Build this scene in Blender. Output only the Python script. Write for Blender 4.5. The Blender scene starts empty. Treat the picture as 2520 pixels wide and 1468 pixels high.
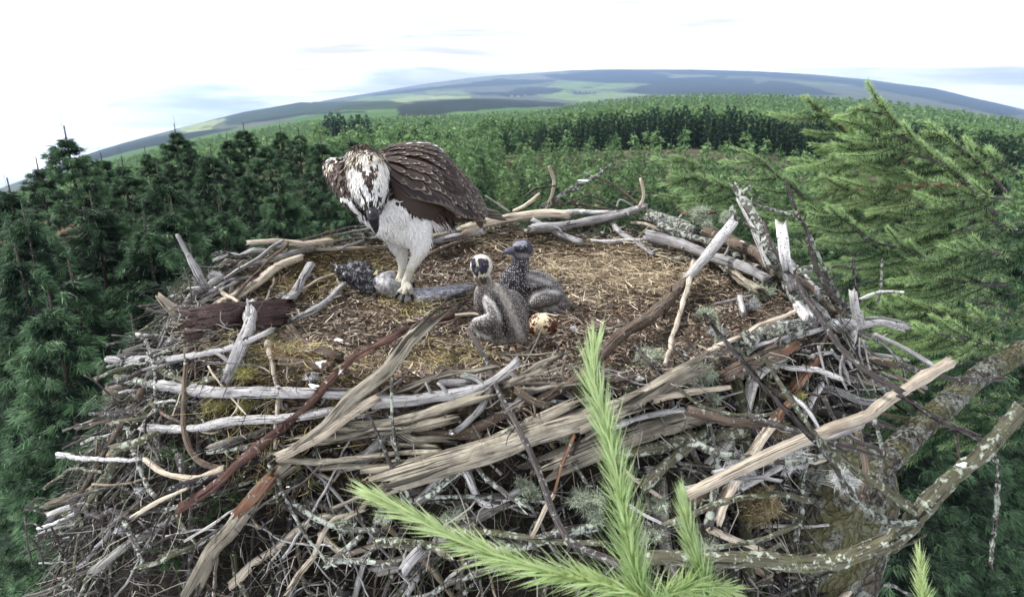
import bpy, math, random
import numpy as np
from mathutils import Vector, noise

scene = bpy.context.scene
COL = scene.collection
R = math.radians

# ------------------------------------------------------------------ camera
PITCH = R(18.8)
CZ = 0.65
FPX = 1641.4                      # focal length in the units of a 2520 wide picture
cd = bpy.data.cameras.new('camera')
cam = bpy.data.objects.new('camera', cd)
COL.objects.link(cam)
cam.location = (0, 0, CZ)
cam.rotation_euler = (R(90) - PITCH, 0, 0)
cd.sensor_width = 36
cd.lens = 36 * 667.0 / 1024
cd.clip_start = 0.05
cd.clip_end = 30000
scene.camera = cam
cd.dof.use_dof = True; cd.dof.focus_distance = 1.9; cd.dof.aperture_fstop = 9.0

# ------------------------------------------------------------------ exposure
scene.render.engine = 'CYCLES'
scene.view_settings.view_transform = 'Standard'
scene.view_settings.look = 'None'
scene.view_settings.exposure = 0.6
scene.view_settings.gamma = 1.0
scene.cycles.max_bounces = 6
scene.cycles.diffuse_bounces = 3
scene.cycles.glossy_bounces = 2
scene.cycles.transmission_bounces = 3
scene.cycles.transparent_max_bounces = 6
scene.cycles.volume_bounces = 0
scene.cycles.use_denoising = True

SUN_EL, SUN_AZ = R(50), R(-82)     # azimuth from +Y towards +X

# ------------------------------------------------------------------ node helper
class NT:
    def __init__(s, tree):
        s.t = tree; s.n = tree.nodes; s.l = tree.links
    def new(s, typ, **kw):
        nd = s.n.new(typ)
        for k, v in kw.items():
            if k.startswith('i_'):
                nd.inputs[int(k[2:])].default_value = v
            else:
                setattr(nd, k, v)
        return nd
    def lk(s, a, b): s.l.new(a, b)
    def noise(s, vec, scale, detail=4, rough=.55, dist=0, dim='3D'):
        nd = s.new('ShaderNodeTexNoise', noise_dimensions=dim)
        nd.inputs['Scale'].default_value = scale
        nd.inputs['Detail'].default_value = detail
        nd.inputs['Roughness'].default_value = rough
        nd.inputs['Distortion'].default_value = dist
        if vec is not None: s.lk(vec, nd.inputs['Vector'])
        return nd.outputs['Fac']
    def voro(s, vec, scale, feature='F1', rnd=1.0):
        nd = s.new('ShaderNodeTexVoronoi', feature=feature)
        nd.inputs['Scale'].default_value = scale
        nd.inputs['Randomness'].default_value = rnd
        if vec is not None: s.lk(vec, nd.inputs['Vector'])
        return nd
    def mapr(s, val, a, b, c=0.0, d=1.0, smooth=False):
        nd = s.new('ShaderNodeMapRange')
        if smooth: nd.interpolation_type = 'SMOOTHSTEP'
        nd.inputs[1].default_value = a; nd.inputs[2].default_value = b
        nd.inputs[3].default_value = c; nd.inputs[4].default_value = d
        s.lk(val, nd.inputs[0])
        return nd.outputs[0]
    def math(s, op, a, b=None):
        nd = s.new('ShaderNodeMath', operation=op)
        for i, v in enumerate((a, b)):
            if v is None: continue
            if isinstance(v, (int, float)): nd.inputs[i].default_value = v
            else: s.lk(v, nd.inputs[i])
        return nd.outputs[0]
    def mix(s, fac, a, b, mode='MIX'):
        nd = s.new('ShaderNodeMix', data_type='RGBA', blend_type=mode)
        for sock, v in ((nd.inputs[0], fac), (nd.inputs[6], a), (nd.inputs[7], b)):
            if isinstance(v, (int, float)): sock.default_value = v
            elif isinstance(v, tuple): sock.default_value = (*v[:3], 1)
            else: s.lk(v, sock)
        return nd.outputs[2]
    def scalev(s, vec, sc):
        nd = s.new('ShaderNodeMapping')
        nd.inputs['Scale'].default_value = sc
        s.lk(vec, nd.inputs['Vector'])
        return nd.outputs[0]

# ------------------------------------------------------------------ world
world = bpy.data.worlds.new('World'); scene.world = world
world.use_nodes = True
w = NT(world.node_tree); w.n.clear()
sky = w.new('ShaderNodeTexSky', sky_type='NISHITA')
sky.sun_disc = False; sky.sun_elevation = SUN_EL; sky.sun_rotation = SUN_AZ
sky.air_density = 1.0; sky.dust_density = 2.0
geo = w.new('ShaderNodeTexCoord')
gv = w.scalev(geo.outputs['Generated'], (1.0, 1.6, 7.5))
c1 = w.noise(gv, 1.7, 6, .55, .5)
cover = w.mapr(c1, .30, .52, 0, 1, True)
gv2 = w.scalev(geo.outputs['Generated'], (1.6, 1.0, 17.0))
c2 = w.noise(gv2, 1.9, 5, .55, .5)
gray = w.mapr(c2, .38, .70, 0, 1, True)
ccol = (12.0, 12.1, 12.3)
blue = w.mix(.80, sky.outputs[0], (8.0, 8.8, 10.4))
skyc = w.mix(cover, blue, ccol)
sz = w.new('ShaderNodeSeparateXYZ'); w.lk(geo.outputs['Generated'], sz.inputs[0])
glow = w.mapr(sz.outputs[2], .0, .12, 2.1, 1.0, True)      # bright milky band of cloud low over the hills
vm = w.new('ShaderNodeVectorMath', operation='SCALE'); w.lk(skyc, vm.inputs[0]); w.lk(glow, vm.inputs['Scale']); skyc = w.mix(w.math('MULTIPLY', gray, .92), vm.outputs[0], (6.9, 7.3, 8.2))
bg = w.new('ShaderNodeBackground'); bg.inputs['Strength'].default_value = .074
w.lk(skyc, bg.inputs[0])
wo = w.new('ShaderNodeOutputWorld'); w.lk(bg.outputs[0], wo.inputs[0])

# ------------------------------------------------------------------ sun
sl = bpy.data.lights.new('sun', 'SUN')
sl.energy = 3.6; sl.angle = R(7); sl.color = (1.0, .965, .91)
sun = bpy.data.objects.new('sun', sl); COL.objects.link(sun)
sd = Vector((math.sin(SUN_AZ) * math.cos(SUN_EL), math.cos(SUN_AZ) * math.cos(SUN_EL), math.sin(SUN_EL)))
sun.rotation_euler = sd.to_track_quat('Z', 'Y').to_euler()

# ------------------------------------------------------------------ picture <-> place
CP, SP = math.cos(PITCH), math.sin(PITCH)
def ray(px, py):
    u = (px - 1260) / FPX; v = (733.5 - py) / FPX
    return np.array((u, CP + v * SP, -SP + v * CP))
def atY(px, py, Y):
    d = ray(px, py); t = Y / d[1]
    return np.array((d[0] * t, Y, CZ + d[2] * t))
def atZ(px, py, z):
    d = ray(px, py); t = (z - CZ) / d[2]
    return np.array((d[0] * t, d[1] * t, z))
def depth(p): return p[1] * CP + (CZ - p[2]) * SP
def project(V):
    dep = V[:, 1] * CP + (CZ - V[:, 2]) * SP
    up = V[:, 1] * SP + (V[:, 2] - CZ) * CP
    return 1260 + FPX * V[:, 0] / dep, 733.5 - FPX * up / dep
FR = {'F': (0, 0, 1, 1), 'LM': (50.65, 548.7, .3149, .3149), 'LB': (50.65, 954, .3149, .3149), 'CM': (802, 759.8, .335, .335),
      'CB': (802, 1055, .335, .335), 'RM': (1604, 422, .3737, .3737), 'RB': (1604, 886.4, .3507, .3507),
      'TR': (1646, 152, .3565, .3565), 'TC': (802, 152, .3518, .3518), 'TL': (50.65, 152, .3149, .3149),
      'O': (759.8, 320.8, .3106, .3106), 'C': (1097.5, 548.7, .22997, .22997)}
def cv(tag, x, y):
    a = FR[tag]; return a[0] + x * a[2], a[1] + y * a[3]

# ------------------------------------------------------------------ meshes
def link(o, parent=None):
    COL.objects.link(o)
    if parent is not None: o.parent = parent
    return o
def tag(o, label=None, cat=None, group=None, kind=None):
    if label: o['label'] = label
    if cat: o['category'] = cat
    if group: o['group'] = group
    if kind: o['kind'] = kind
    return o
def empty(name, loc=(0, 0, 0)):
    o = bpy.data.objects.new(name, None); o.empty_display_size = .05
    o.location = loc; COL.objects.link(o); return o
def mesh_np(name, V, faces, mats, uv=None, col=None, smooth=True, mi=None):
    """faces: int array (n,3) or (n,4) or a list of such arrays; uv/col per vertex"""
    V = np.asarray(V, dtype=np.float32)
    if isinstance(faces, np.ndarray): faces = [faces]
    faces = [np.asarray(f, dtype=np.int32) for f in faces if len(f)]
    me = bpy.data.meshes.new(name)
    me.vertices.add(len(V)); me.vertices.foreach_set('co', V.ravel())
    loops = np.concatenate([f.ravel() for f in faces])
    tot = np.concatenate([np.full(len(f), f.shape[1], dtype=np.int32) for f in faces])
    st = np.concatenate([[0], np.cumsum(tot)[:-1]]).astype(np.int32)
    me.loops.add(len(loops)); me.loops.foreach_set('vertex_index', loops)
    me.polygons.add(len(tot)); me.polygons.foreach_set('loop_start', st)
    if uv is not None:
        l = me.uv_layers.new(name='UVMap')
        l.data.foreach_set('uv', np.asarray(uv, dtype=np.float32)[loops].ravel())
    if col is not None:
        c = np.asarray(col, dtype=np.float32)
        if c.shape[1] == 3: c = np.concatenate([c, np.ones((len(c), 1), np.float32)], 1)
        a = me.attributes.new('Col', 'FLOAT_COLOR', 'POINT')
        a.data.foreach_set('color', c.ravel())
    for m in (mats if isinstance(mats, (list, tuple)) else [mats]): me.materials.append(m)
    if mi is not None: me.polygons.foreach_set('material_index', np.asarray(mi, dtype=np.int32))
    me.update(calc_edges=True)
    me.polygons.foreach_set('use_smooth', np.full(len(tot), smooth))
    return me
def obj(name, me, parent=None):
    return link(bpy.data.objects.new(name, me), parent)

class Soup:
    """collects vertices and faces of one mesh"""
    def __init__(s): s.V = []; s.T = []; s.Q = []; s.U = []; s.C = []; s.n = 0
    def add(s, V, T=None, Q=None, U=None, C=None):
        V = np.asarray(V, dtype=np.float32); k = len(V)
        s.V.append(V)
        if T is not None and len(T): s.T.append(np.asarray(T) + s.n)
        if Q is not None and len(Q): s.Q.append(np.asarray(Q) + s.n)
        s.U.append(np.zeros((k, 2)) if U is None else U)
        if C is None: C = (1, 1, 1)
        C = np.asarray(C, dtype=np.float32)
        s.C.append(np.broadcast_to(C, (k, 3)) if C.ndim == 1 else C)
        s.n += k
    def mesh(s, name, mats, smooth=True, origin=None):
        V = np.concatenate(s.V)
        if origin is not None: V = V - np.asarray(origin)
        f = []
        if s.T: f.append(np.concatenate(s.T))
        if s.Q: f.append(np.concatenate(s.Q))
        return mesh_np(name, V, f, mats, np.concatenate(s.U), np.concatenate(s.C), smooth)

# ------------------------------------------------------------------ curves and tubes
def catmull(P, seg):
    P = np.asarray(P, dtype=float)
    if len(P) == 2:
        t = np.linspace(0, 1, seg + 1)[:, None]
        return P[0] * (1 - t) + P[1] * t
    Q = np.vstack([2 * P[0] - P[1], P, 2 * P[-1] - P[-2]])
    out = []
    for i in range(1, len(Q) - 2):
        p0, p1, p2, p3 = Q[i - 1:i + 3]
        t = np.linspace(0, 1, seg + 1)[:-1, None]
        out.append(.5 * ((2 * p1) + (-p0 + p2) * t + (2 * p0 - 5 * p1 + 4 * p2 - p3) * t ** 2 + (-p0 + 3 * p1 - 3 * p2 + p3) * t ** 3))
    out.append(P[-1:])
    return np.vstack(out)
def resample(C, n):
    d = np.concatenate([[0], np.cumsum(np.linalg.norm(np.diff(C[:, :3], axis=0), axis=1))])
    t = np.linspace(0, d[-1], n)
    return np.stack([np.interp(t, d, C[:, k]) for k in range(C.shape[1])], 1), d[-1]
def frames(C):
    T = np.gradient(C, axis=0); T /= np.linalg.norm(T, axis=1)[:, None] + 1e-9
    N = np.zeros_like(T)
    a = np.array((0, 0, 1.)) if abs(T[0][2]) < .9 else np.array((1., 0, 0))
    n = a - T[0] * a.dot(T[0]); n /= np.linalg.norm(n); N[0] = n
    for i in range(1, len(T)):
        n = n - T[i] * n.dot(T[i]); n /= np.linalg.norm(n) + 1e-9; N[i] = n
    return T, N, np.cross(T, N)
def vnoise(n, k, rng):
    """smooth random series, n samples, about k wiggles"""
    c = rng.normal(0, 1, max(3, int(k) + 2))
    return np.interp(np.linspace(0, len(c) - 1, n), np.arange(len(c)), c)
def tube(P, rad, rng, segs=10, step=None, rough=.10, ridge=0.0, jag=0.0, wob=0.0, flat=1.0, closed_tip=False):
    """P: control points (n,3); rad: per point radius. returns V,T,Q,U"""
    P = np.asarray(P, float); rad = np.broadcast_to(np.asarray(rad, float), (len(P),))
    C = catmull(np.column_stack([P, rad]), 10)
    ln = np.linalg.norm(np.diff(C[:, :3], axis=0), axis=1).sum()
    rm = float(np.mean(rad))
    if step is None: step = max(rm * 1.1, .006)
    n = int(np.clip(ln / step, 5, 110))
    C, ln = resample(C, n)
    r = np.maximum(C[:, 3], 2e-4); C = C[:, :3]
    T, N, B = frames(C)
    if wob:
        C = C + N * (vnoise(n, ln / rm / 9, rng) * rm * wob)[:, None] + B * (vnoise(n, ln / rm / 9, rng) * rm * wob)[:, None]
    th = np.linspace(0, 2 * np.pi, segs, endpoint=False)
    rr = np.ones((n, segs))
    prof = rng.normal(0, 1, segs); rr += ridge * np.clip(prof, -1.5, 1.2)[None, :]
    rr += rough * rng.normal(0, 1, (n, segs)) * .5 + rough * vnoise(n, ln / rm / 4, rng)[:, None]
    if ridge:
        for k in range(segs): rr[:, k] += ridge * .5 * vnoise(n, ln / rm / 7, rng)
    rr = np.clip(rr, .35, 1.9) * r[:, None]
    off = N[:, None] * (np.cos(th)[None, :] * rr)[..., None] + B[:, None] * (np.sin(th)[None, :] * rr)[..., None] * flat
    V = C[:, None] + off
    if jag:
        V[0] -= T[0] * (rng.random(segs) * jag * r[0])[:, None]
        V[-1] += T[-1] * (rng.random(segs) ** 1.5 * jag * r[-1])[:, None]
    V = V.reshape(-1, 3)
    i = np.arange(n - 1)[:, None] * segs; k = np.arange(segs)[None, :]; k2 = (k + 1) % segs
    Q = np.stack([i + k, i + k2, i + segs + k2, i + segs + k], -1).reshape(-1, 4)
    caps = np.array([C[0] - T[0] * r[0] * (.1 if not closed_tip else .1), C[-1] + T[-1] * r[-1] * (.05 if not closed_tip else 1.0)])
    a, b = len(V), len(V) + 1
    kk = np.arange(segs); kn = (kk + 1) % segs; base = (n - 1) * segs
    Tt = np.concatenate([np.stack([np.full(segs, a), kn, kk], 1), np.stack([np.full(segs, b), base + kk, base + kn], 1)])
    vs = np.linspace(0, ln, n)
    U = np.stack(np.broadcast_arrays((kk / segs)[None, :] * (2 * np.pi * rm), vs[:, None] + rng.random() * 7), -1).reshape(-1, 2)
    U = np.vstack([U, U[0], U[-1]])
    return np.vstack([V, caps]), Tt, Q, U

def blades(P, D, L, W, side=None, rng=None, bend=0.0, seg=1):
    """many thin leaves: bases P(n,3), directions D(n,3), lengths L, widths W -> triangles; seg>1 gives bent strips"""
    P = np.asarray(P); D = np.asarray(D); n = len(P)
    D = D / (np.linalg.norm(D, axis=1)[:, None] + 1e-9)
    L = np.broadcast_to(L, (n,))[:, None]; W = np.broadcast_to(W, (n,))[:, None]
    if side is None:
        r = rng.normal(0, 1, (n, 3)); side = np.cross(D, r)
    side = side / (np.linalg.norm(side, axis=1)[:, None] + 1e-9)
    if seg == 1:
        V = np.stack([P - side * W / 2, P + side * W / 2, P + D * L + np.array((0, 0, -1)) * L * bend], 1).reshape(-1, 3)
        T = np.arange(3 * n).reshape(-1, 3)
        return V, T, None
    rows = []
    for s in range(seg + 1):
        f = s / seg; w = W * (.55 + .45 * math.sin(math.pi * min(1, f * 1.2))) * (1 - f ** 3) + W * .04
        c = P + D * L * f + bend * L * f * f
        rows.append(np.stack([c - side * w / 2, c + side * w / 2], 1))
    V = np.stack(rows, 1).reshape(-1, 3); m = 2 * (seg + 1)
    q = []
    b = np.arange(n) * m
    for s in range(seg): q.append(np.stack([b + 2 * s, b + 2 * s + 1, b + 2 * s + 3, b + 2 * s + 2], 1))
    return V, None, np.concatenate(q)
# ------------------------------------------------------------------ materials
def new_mat(name):
    m = bpy.data.materials.new(name); m.use_nodes = True
    t = NT(m.node_tree); t.n.clear()
    out = t.new('ShaderNodeOutputMaterial')
    p = t.new('ShaderNodeBsdfPrincipled'); p.inputs['Roughness'].default_value = .75
    p.inputs['Specular IOR Level'].default_value = .25
    t.lk(p.outputs[0], out.inputs[0])
    return m, t, p, out
def bump(t, p, h, strength=.5, dist=.002):
    b = t.new('ShaderNodeBump'); b.inputs['Strength'].default_value = strength; b.inputs['Distance'].default_value = dist
    t.lk(h, b.inputs['Height']); t.lk(b.outputs[0], p.inputs['Normal'])

def wood(name, dark, mid, light, grain=1.0, lichen=0.0, lcol=(.36, .40, .33), poo=0.0, moss=0.0, rough=.8, strong=.8, spots=0.0):
    m, t, p, out = new_mat(name)
    tc = t.new('ShaderNodeTexCoord'); oi = t.new('ShaderNodeObjectInfo')
    uv = t.scalev(tc.outputs['UV'], (420 * grain, 14, 1))
    g = t.noise(uv, 1.0, 5, .65, .3, '2D')
    uv2 = t.scalev(tc.outputs['UV'], (90, 22, 1))
    g2 = t.noise(uv2, 1.0, 4, .6, .6, '2D')
    ob = tc.outputs['Object']
    big = t.noise(ob, 14, 3, .6)
    c = t.mix(t.mapr(g, .36, .62), dark, light)
    c = t.mix(t.mapr(g2, .32, .68), c, mid)
    c = t.mix(t.mapr(big, .40, .68, 0, .6), c, dark)
    crack = t.mapr(g, .30, .40, 1, 0)
    c = t.mix(t.math('MULTIPLY', crack, .9), c, tuple(x * .22 for x in dark))
    g3 = t.noise(t.scalev(tc.outputs['UV'], (150 * grain, 5, 1)), 1.0, 3, .6, .5, '2D')
    split = t.mapr(g3, .335, .375, 1, 0)
    c = t.mix(t.math('MULTIPLY', split, .85), c, tuple(x * .2 for x in dark))
    h = t.math('ADD', t.math('SUBTRACT', t.math('MULTIPLY', g, 1.0), split), t.math('MULTIPLY', g2, .7))
    if moss:
        mo = t.mapr(t.noise(ob, 30, 4, .65), .60 - moss * .25, .66 - moss * .2)
        c = t.mix(mo, c, (.082, .085, .040))
    if spots:
        vs = t.mapr(t.noise(ob, 190, 3, .6), .60 - spots * .2, .66 - spots * .2)
        c = t.mix(vs, c, (.02, .018, .016))
    if lichen:
        ln = t.noise(ob, 75, 5, .7, .3)
        lf = t.mapr(ln, .60 - lichen * .22, .65 - lichen * .22)
        lc = t.mix(t.noise(ob, 240, 3, .6), tuple(x * .62 for x in lcol), tuple(min(1, x * 1.35) for x in lcol))
        c = t.mix(lf, c, lc); h = t.math('ADD', h, t.math('MULTIPLY', lf, 1.1))
    if poo:
        pf = t.mapr(t.noise(ob, 17, 3, .55), .70 - poo * .12, .725 - poo * .12)
        c = t.mix(pf, c, (.82, .83, .84))
    hsv = t.new('ShaderNodeHueSaturation')
    t.lk(c, hsv.inputs['Color'])
    t.lk(t.mapr(oi.outputs['Random'], 0, 1, .80, 1.18), hsv.inputs['Value'])
    t.lk(hsv.outputs[0], p.inputs['Base Color'])
    p.inputs['Roughness'].default_value = rough
    bump(t, p, h, strong, .0022)
    return m
W_ = {
 'grey':  wood('weathered_grey_wood', (.10, .095, .105), (.37, .36, .37), (.66, .65, .66), lichen=.05),
 'white': wood('bleached_white_wood', (.24, .23, .24), (.60, .59, .60), (.80, .79, .78), spots=.02, poo=.1),
 'pale':  wood('pale_stripped_wood', (.24, .19, .14), (.55, .48, .39), (.76, .69, .59)),
 'tan':   wood('tan_split_wood', (.065, .055, .044), (.285, .255, .20), (.52, .48, .40), grain=.7, strong=1.0),
 'brown': wood('brown_bark', (.045, .03, .024), (.12, .088, .068), (.22, .175, .14), grain=.6, lichen=.06, poo=.15),
 'red':   wood('red_brown_bark', (.028, .012, .010), (.085, .040, .032), (.17, .10, .085), grain=.6, lichen=.05, lcol=(.36, .31, .30), poo=.22),
 'dark':  wood('dark_twig_bark', (.022, .018, .02), (.062, .052, .052), (.13, .115, .11), grain=.8, lichen=.16, lcol=(.27, .29, .27)),
 'lich':  wood('lichen_covered_bark', (.03, .026, .026), (.085, .075, .07), (.17, .16, .15), grain=.7, lichen=.55, lcol=(.37, .41, .36)),
 'moss':  wood('mossy_bark', (.035, .035, .02), (.10, .095, .065), (.20, .19, .14), grain=.7, lichen=.34, moss=.15),
 'slab': wood('purple_brown_bark', (.05, .03, .03), (.115, .075, .075), (.19, .14, .13), grain=.35, spots=.1, strong=1.0),
 'rot':   wood('rotten_red_wood', (.05, .024, .016), (.16, .08, .05), (.30, .18, .12), grain=.5, lichen=.12, strong=1.0),
}
def simple(name, ca, cb, scale=60, rough=.85, bs=.4, detail=4, lo=.35, hi=.65, trans=0.0, bd=.003):
    m, t, p, out = new_mat(name)
    tc = t.new('ShaderNodeTexCoord')
    f = t.noise(tc.outputs['Object'], scale, detail, .6)
    at = t.new('ShaderNodeAttribute', attribute_name='Col')
    c = t.mix(1.0, t.mix(t.mapr(f, lo, hi), ca, cb), at.outputs['Color'], 'MULTIPLY')
    t.lk(c, p.inputs['Base Color']); p.inputs['Roughness'].default_value = rough
    bump(t, p, f, bs, bd)
    if trans:
        tr = t.new('ShaderNodeBsdfTranslucent'); t.lk(c, tr.inputs[0])
        mx = t.new('ShaderNodeMixShader'); mx.inputs[0].default_value = trans
        t.lk(p.outputs[0], mx.inputs[1]); t.lk(tr.outputs[0], mx.inputs[2]); t.lk(mx.outputs[0], out.inputs[0])
    return m
def foliage(name, ca, cb, trans=.3, rough=.55, var=.25, scale=.9):
    """vertex colour red mixes dark needles, inner shade painted in, with light new ones"""
    m, t, p, out = new_mat(name)
    at = t.new('ShaderNodeAttribute', attribute_name='Col')
    sp = t.new('ShaderNodeSeparateColor'); t.lk(at.outputs['Color'], sp.inputs[0])
    oi = t.new('ShaderNodeObjectInfo')
    c = t.mix(sp.outputs[0], ca, cb)
    hsv = t.new('ShaderNodeHueSaturation'); t.lk(c, hsv.inputs['Color'])
    t.lk(t.mapr(oi.outputs['Random'], 0, 1, 1 - var, 1 + var), hsv.inputs['Value'])
    t.lk(t.mapr(oi.outputs['Random'], 0, 1, .508, .49), hsv.inputs['Hue'])
    t.lk(hsv.outputs[0], p.inputs['Base Color']); p.inputs['Roughness'].default_value = rough
    p.inputs['Specular IOR Level'].default_value = .3
    tr = t.new('ShaderNodeBsdfTranslucent'); t.lk(hsv.outputs[0], tr.inputs[0])
    mx = t.new('ShaderNodeMixShader'); mx.inputs[0].default_value = trans
    t.lk(p.outputs[0], mx.inputs[1]); t.lk(tr.outputs[0], mx.inputs[2]); t.lk(mx.outputs[0], out.inputs[0])
    return m
M_SPRUCE = foliage('spruce_needles', (.008, .025, .016), (.115, .215, .108), var=.3, trans=.2)  # near-black end paints the shade inside the crowns
M_YOUNG = foliage('young_spruce_needles', (.018, .05, .022), (.125, .225, .085), var=.2)
M_DARKSP = foliage('dark_spruce_needles', (.007, .022, .018), (.036, .078, .045), var=.2)
M_CANOPY = foliage('plantation_needles', (.05, .12, .045), (.19, .32, .13), var=.05)
M_LARCH = foliage('larch_needles', (.020, .066, .030), (.46, .62, .30), trans=.35, var=.12)  # dark end is the tone of shaded brushes, put into the colour
M_SHOOT = foliage('fresh_larch_needles', (.27, .40, .15), (.52, .63, .34), trans=.4, var=.05, rough=.45)
M_TRUNK = wood('conifer_bark', (.02, .016, .014), (.06, .048, .04), (.12, .10, .085), grain=.3, lichen=.1)
M_STEM = simple('green_shoot_stem', (.20, .27, .10), (.30, .36, .14))
M_TWIG = simple('red_larch_twig', (.10, .05, .035), (.19, .11, .08))
# ------------------------------------------------------------------ terrain
rng = np.random.default_rng(7)
def sl_(pts):
    """picture points -> (azimuths, slopes)"""
    A = []; S = []
    for x, y in pts:
        d = ray(x, y); A.append(math.atan2(d[0], d[1])); S.append(d[2] / math.hypot(d[0], d[1]))
    return np.array(A), np.array(S)
CUR = [  # distance, picture points, height of the trees on it
 (12, None, 0), (60, None, 0),
 (88, [(-100, 640), (62, 560), (400, 460), (740, 395), (1000, 392), (1230, 388), (1500, 372), (1700, 366), (1985, 392), (2250, 420), (2600, 470)], 0),
 (170, [(-100, 560), (62, 495), (400, 388), (740, 335), (1000, 322), (1230, 312), (1500, 292), (1700, 290), (2000, 300), (2250, 320), (2600, 365)], 4.5),
 (420, [(-100, 530), (62, 466), (190, 418), (300, 392), (450, 350), (740, 300), (978, 286), (1154, 282), (1330, 272), (1440, 252), (1600, 237), (1735, 231), (1900, 233), (2100, 243), (2250, 257), (2458, 286), (2600, 310)], 4.5),
 (620, [(-100, 532), (62, 468), (190, 420), (300, 394), (450, 352), (740, 300), (978, 286), (1154, 284), (1330, 276), (1440, 264), (1600, 247), (1735, 241), (1900, 243), (2100, 253), (2250, 267), (2458, 296), (2600, 320)], 0),
 (1300, [(-100, 522), (62, 458), (190, 400), (300, 371), (450, 336), (740, 288), (860, 262), (978, 250), (1154, 243), (1330, 258), (1440, 262), (1600, 244), (1735, 238), (1900, 240), (2100, 250), (2250, 264), (2458, 293), (2600, 320)], 0),
 (2600, [(-100, 500), (62, 438), (190, 385), (300, 350), (450, 311), (600, 273), (740, 249), (800, 252), (978, 246), (1154, 240), (1440, 238), (1600, 230), (1735, 225), (1900, 228), (2100, 238), (2458, 284), (2600, 312)], 0),
 (6000, [(-100, 530), (62, 465), (300, 378), (600, 300), (740, 262), (800, 246), (950, 222), (1050, 205), (1150, 191), (1300, 180), (1400, 173), (1500, 169.5), (1700, 170), (1850, 175), (2000, 183), (2150, 196), (2300, 216), (2380, 236), (2458, 254), (2600, 290)], 0),
 (9000, [(-100, 620), (62, 560), (600, 400), (1500, 240), (2000, 250), (2600, 380)], 0),
]
LR = np.log([c[0] for c in CUR])
def slopes(az):
    """(len(az), len(CUR)) table of ground slopes seen from the camera"""
    out = []
    for r, pts, th in CUR:
        if pts is None: out.append(np.full(len(az), (-11.2 - CZ) / r)); continue
        A, S = sl_(pts)
        out.append(np.interp(az, A, S) - th / r)
    return np.stack(out, 1)
def ground_z(az, r):
    """vectorised: arrays az, r -> z"""
    az = np.atleast_1d(az); r = np.atleast_1d(r).astype(float)
    S = slopes(az); lr = np.log(np.maximum(r, 12))
    k = np.clip(np.searchsorted(LR, lr) - 1, 0, len(LR) - 2)
    f = np.clip((lr - LR[k]) / (LR[k + 1] - LR[k]), 0, 1)
    i = np.arange(len(az))
    s = S[i, k] * (1 - f) + S[i, k + 1] * f
    z = CZ + r * s
    return np.where(r < 60, -11.2, z)
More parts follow.
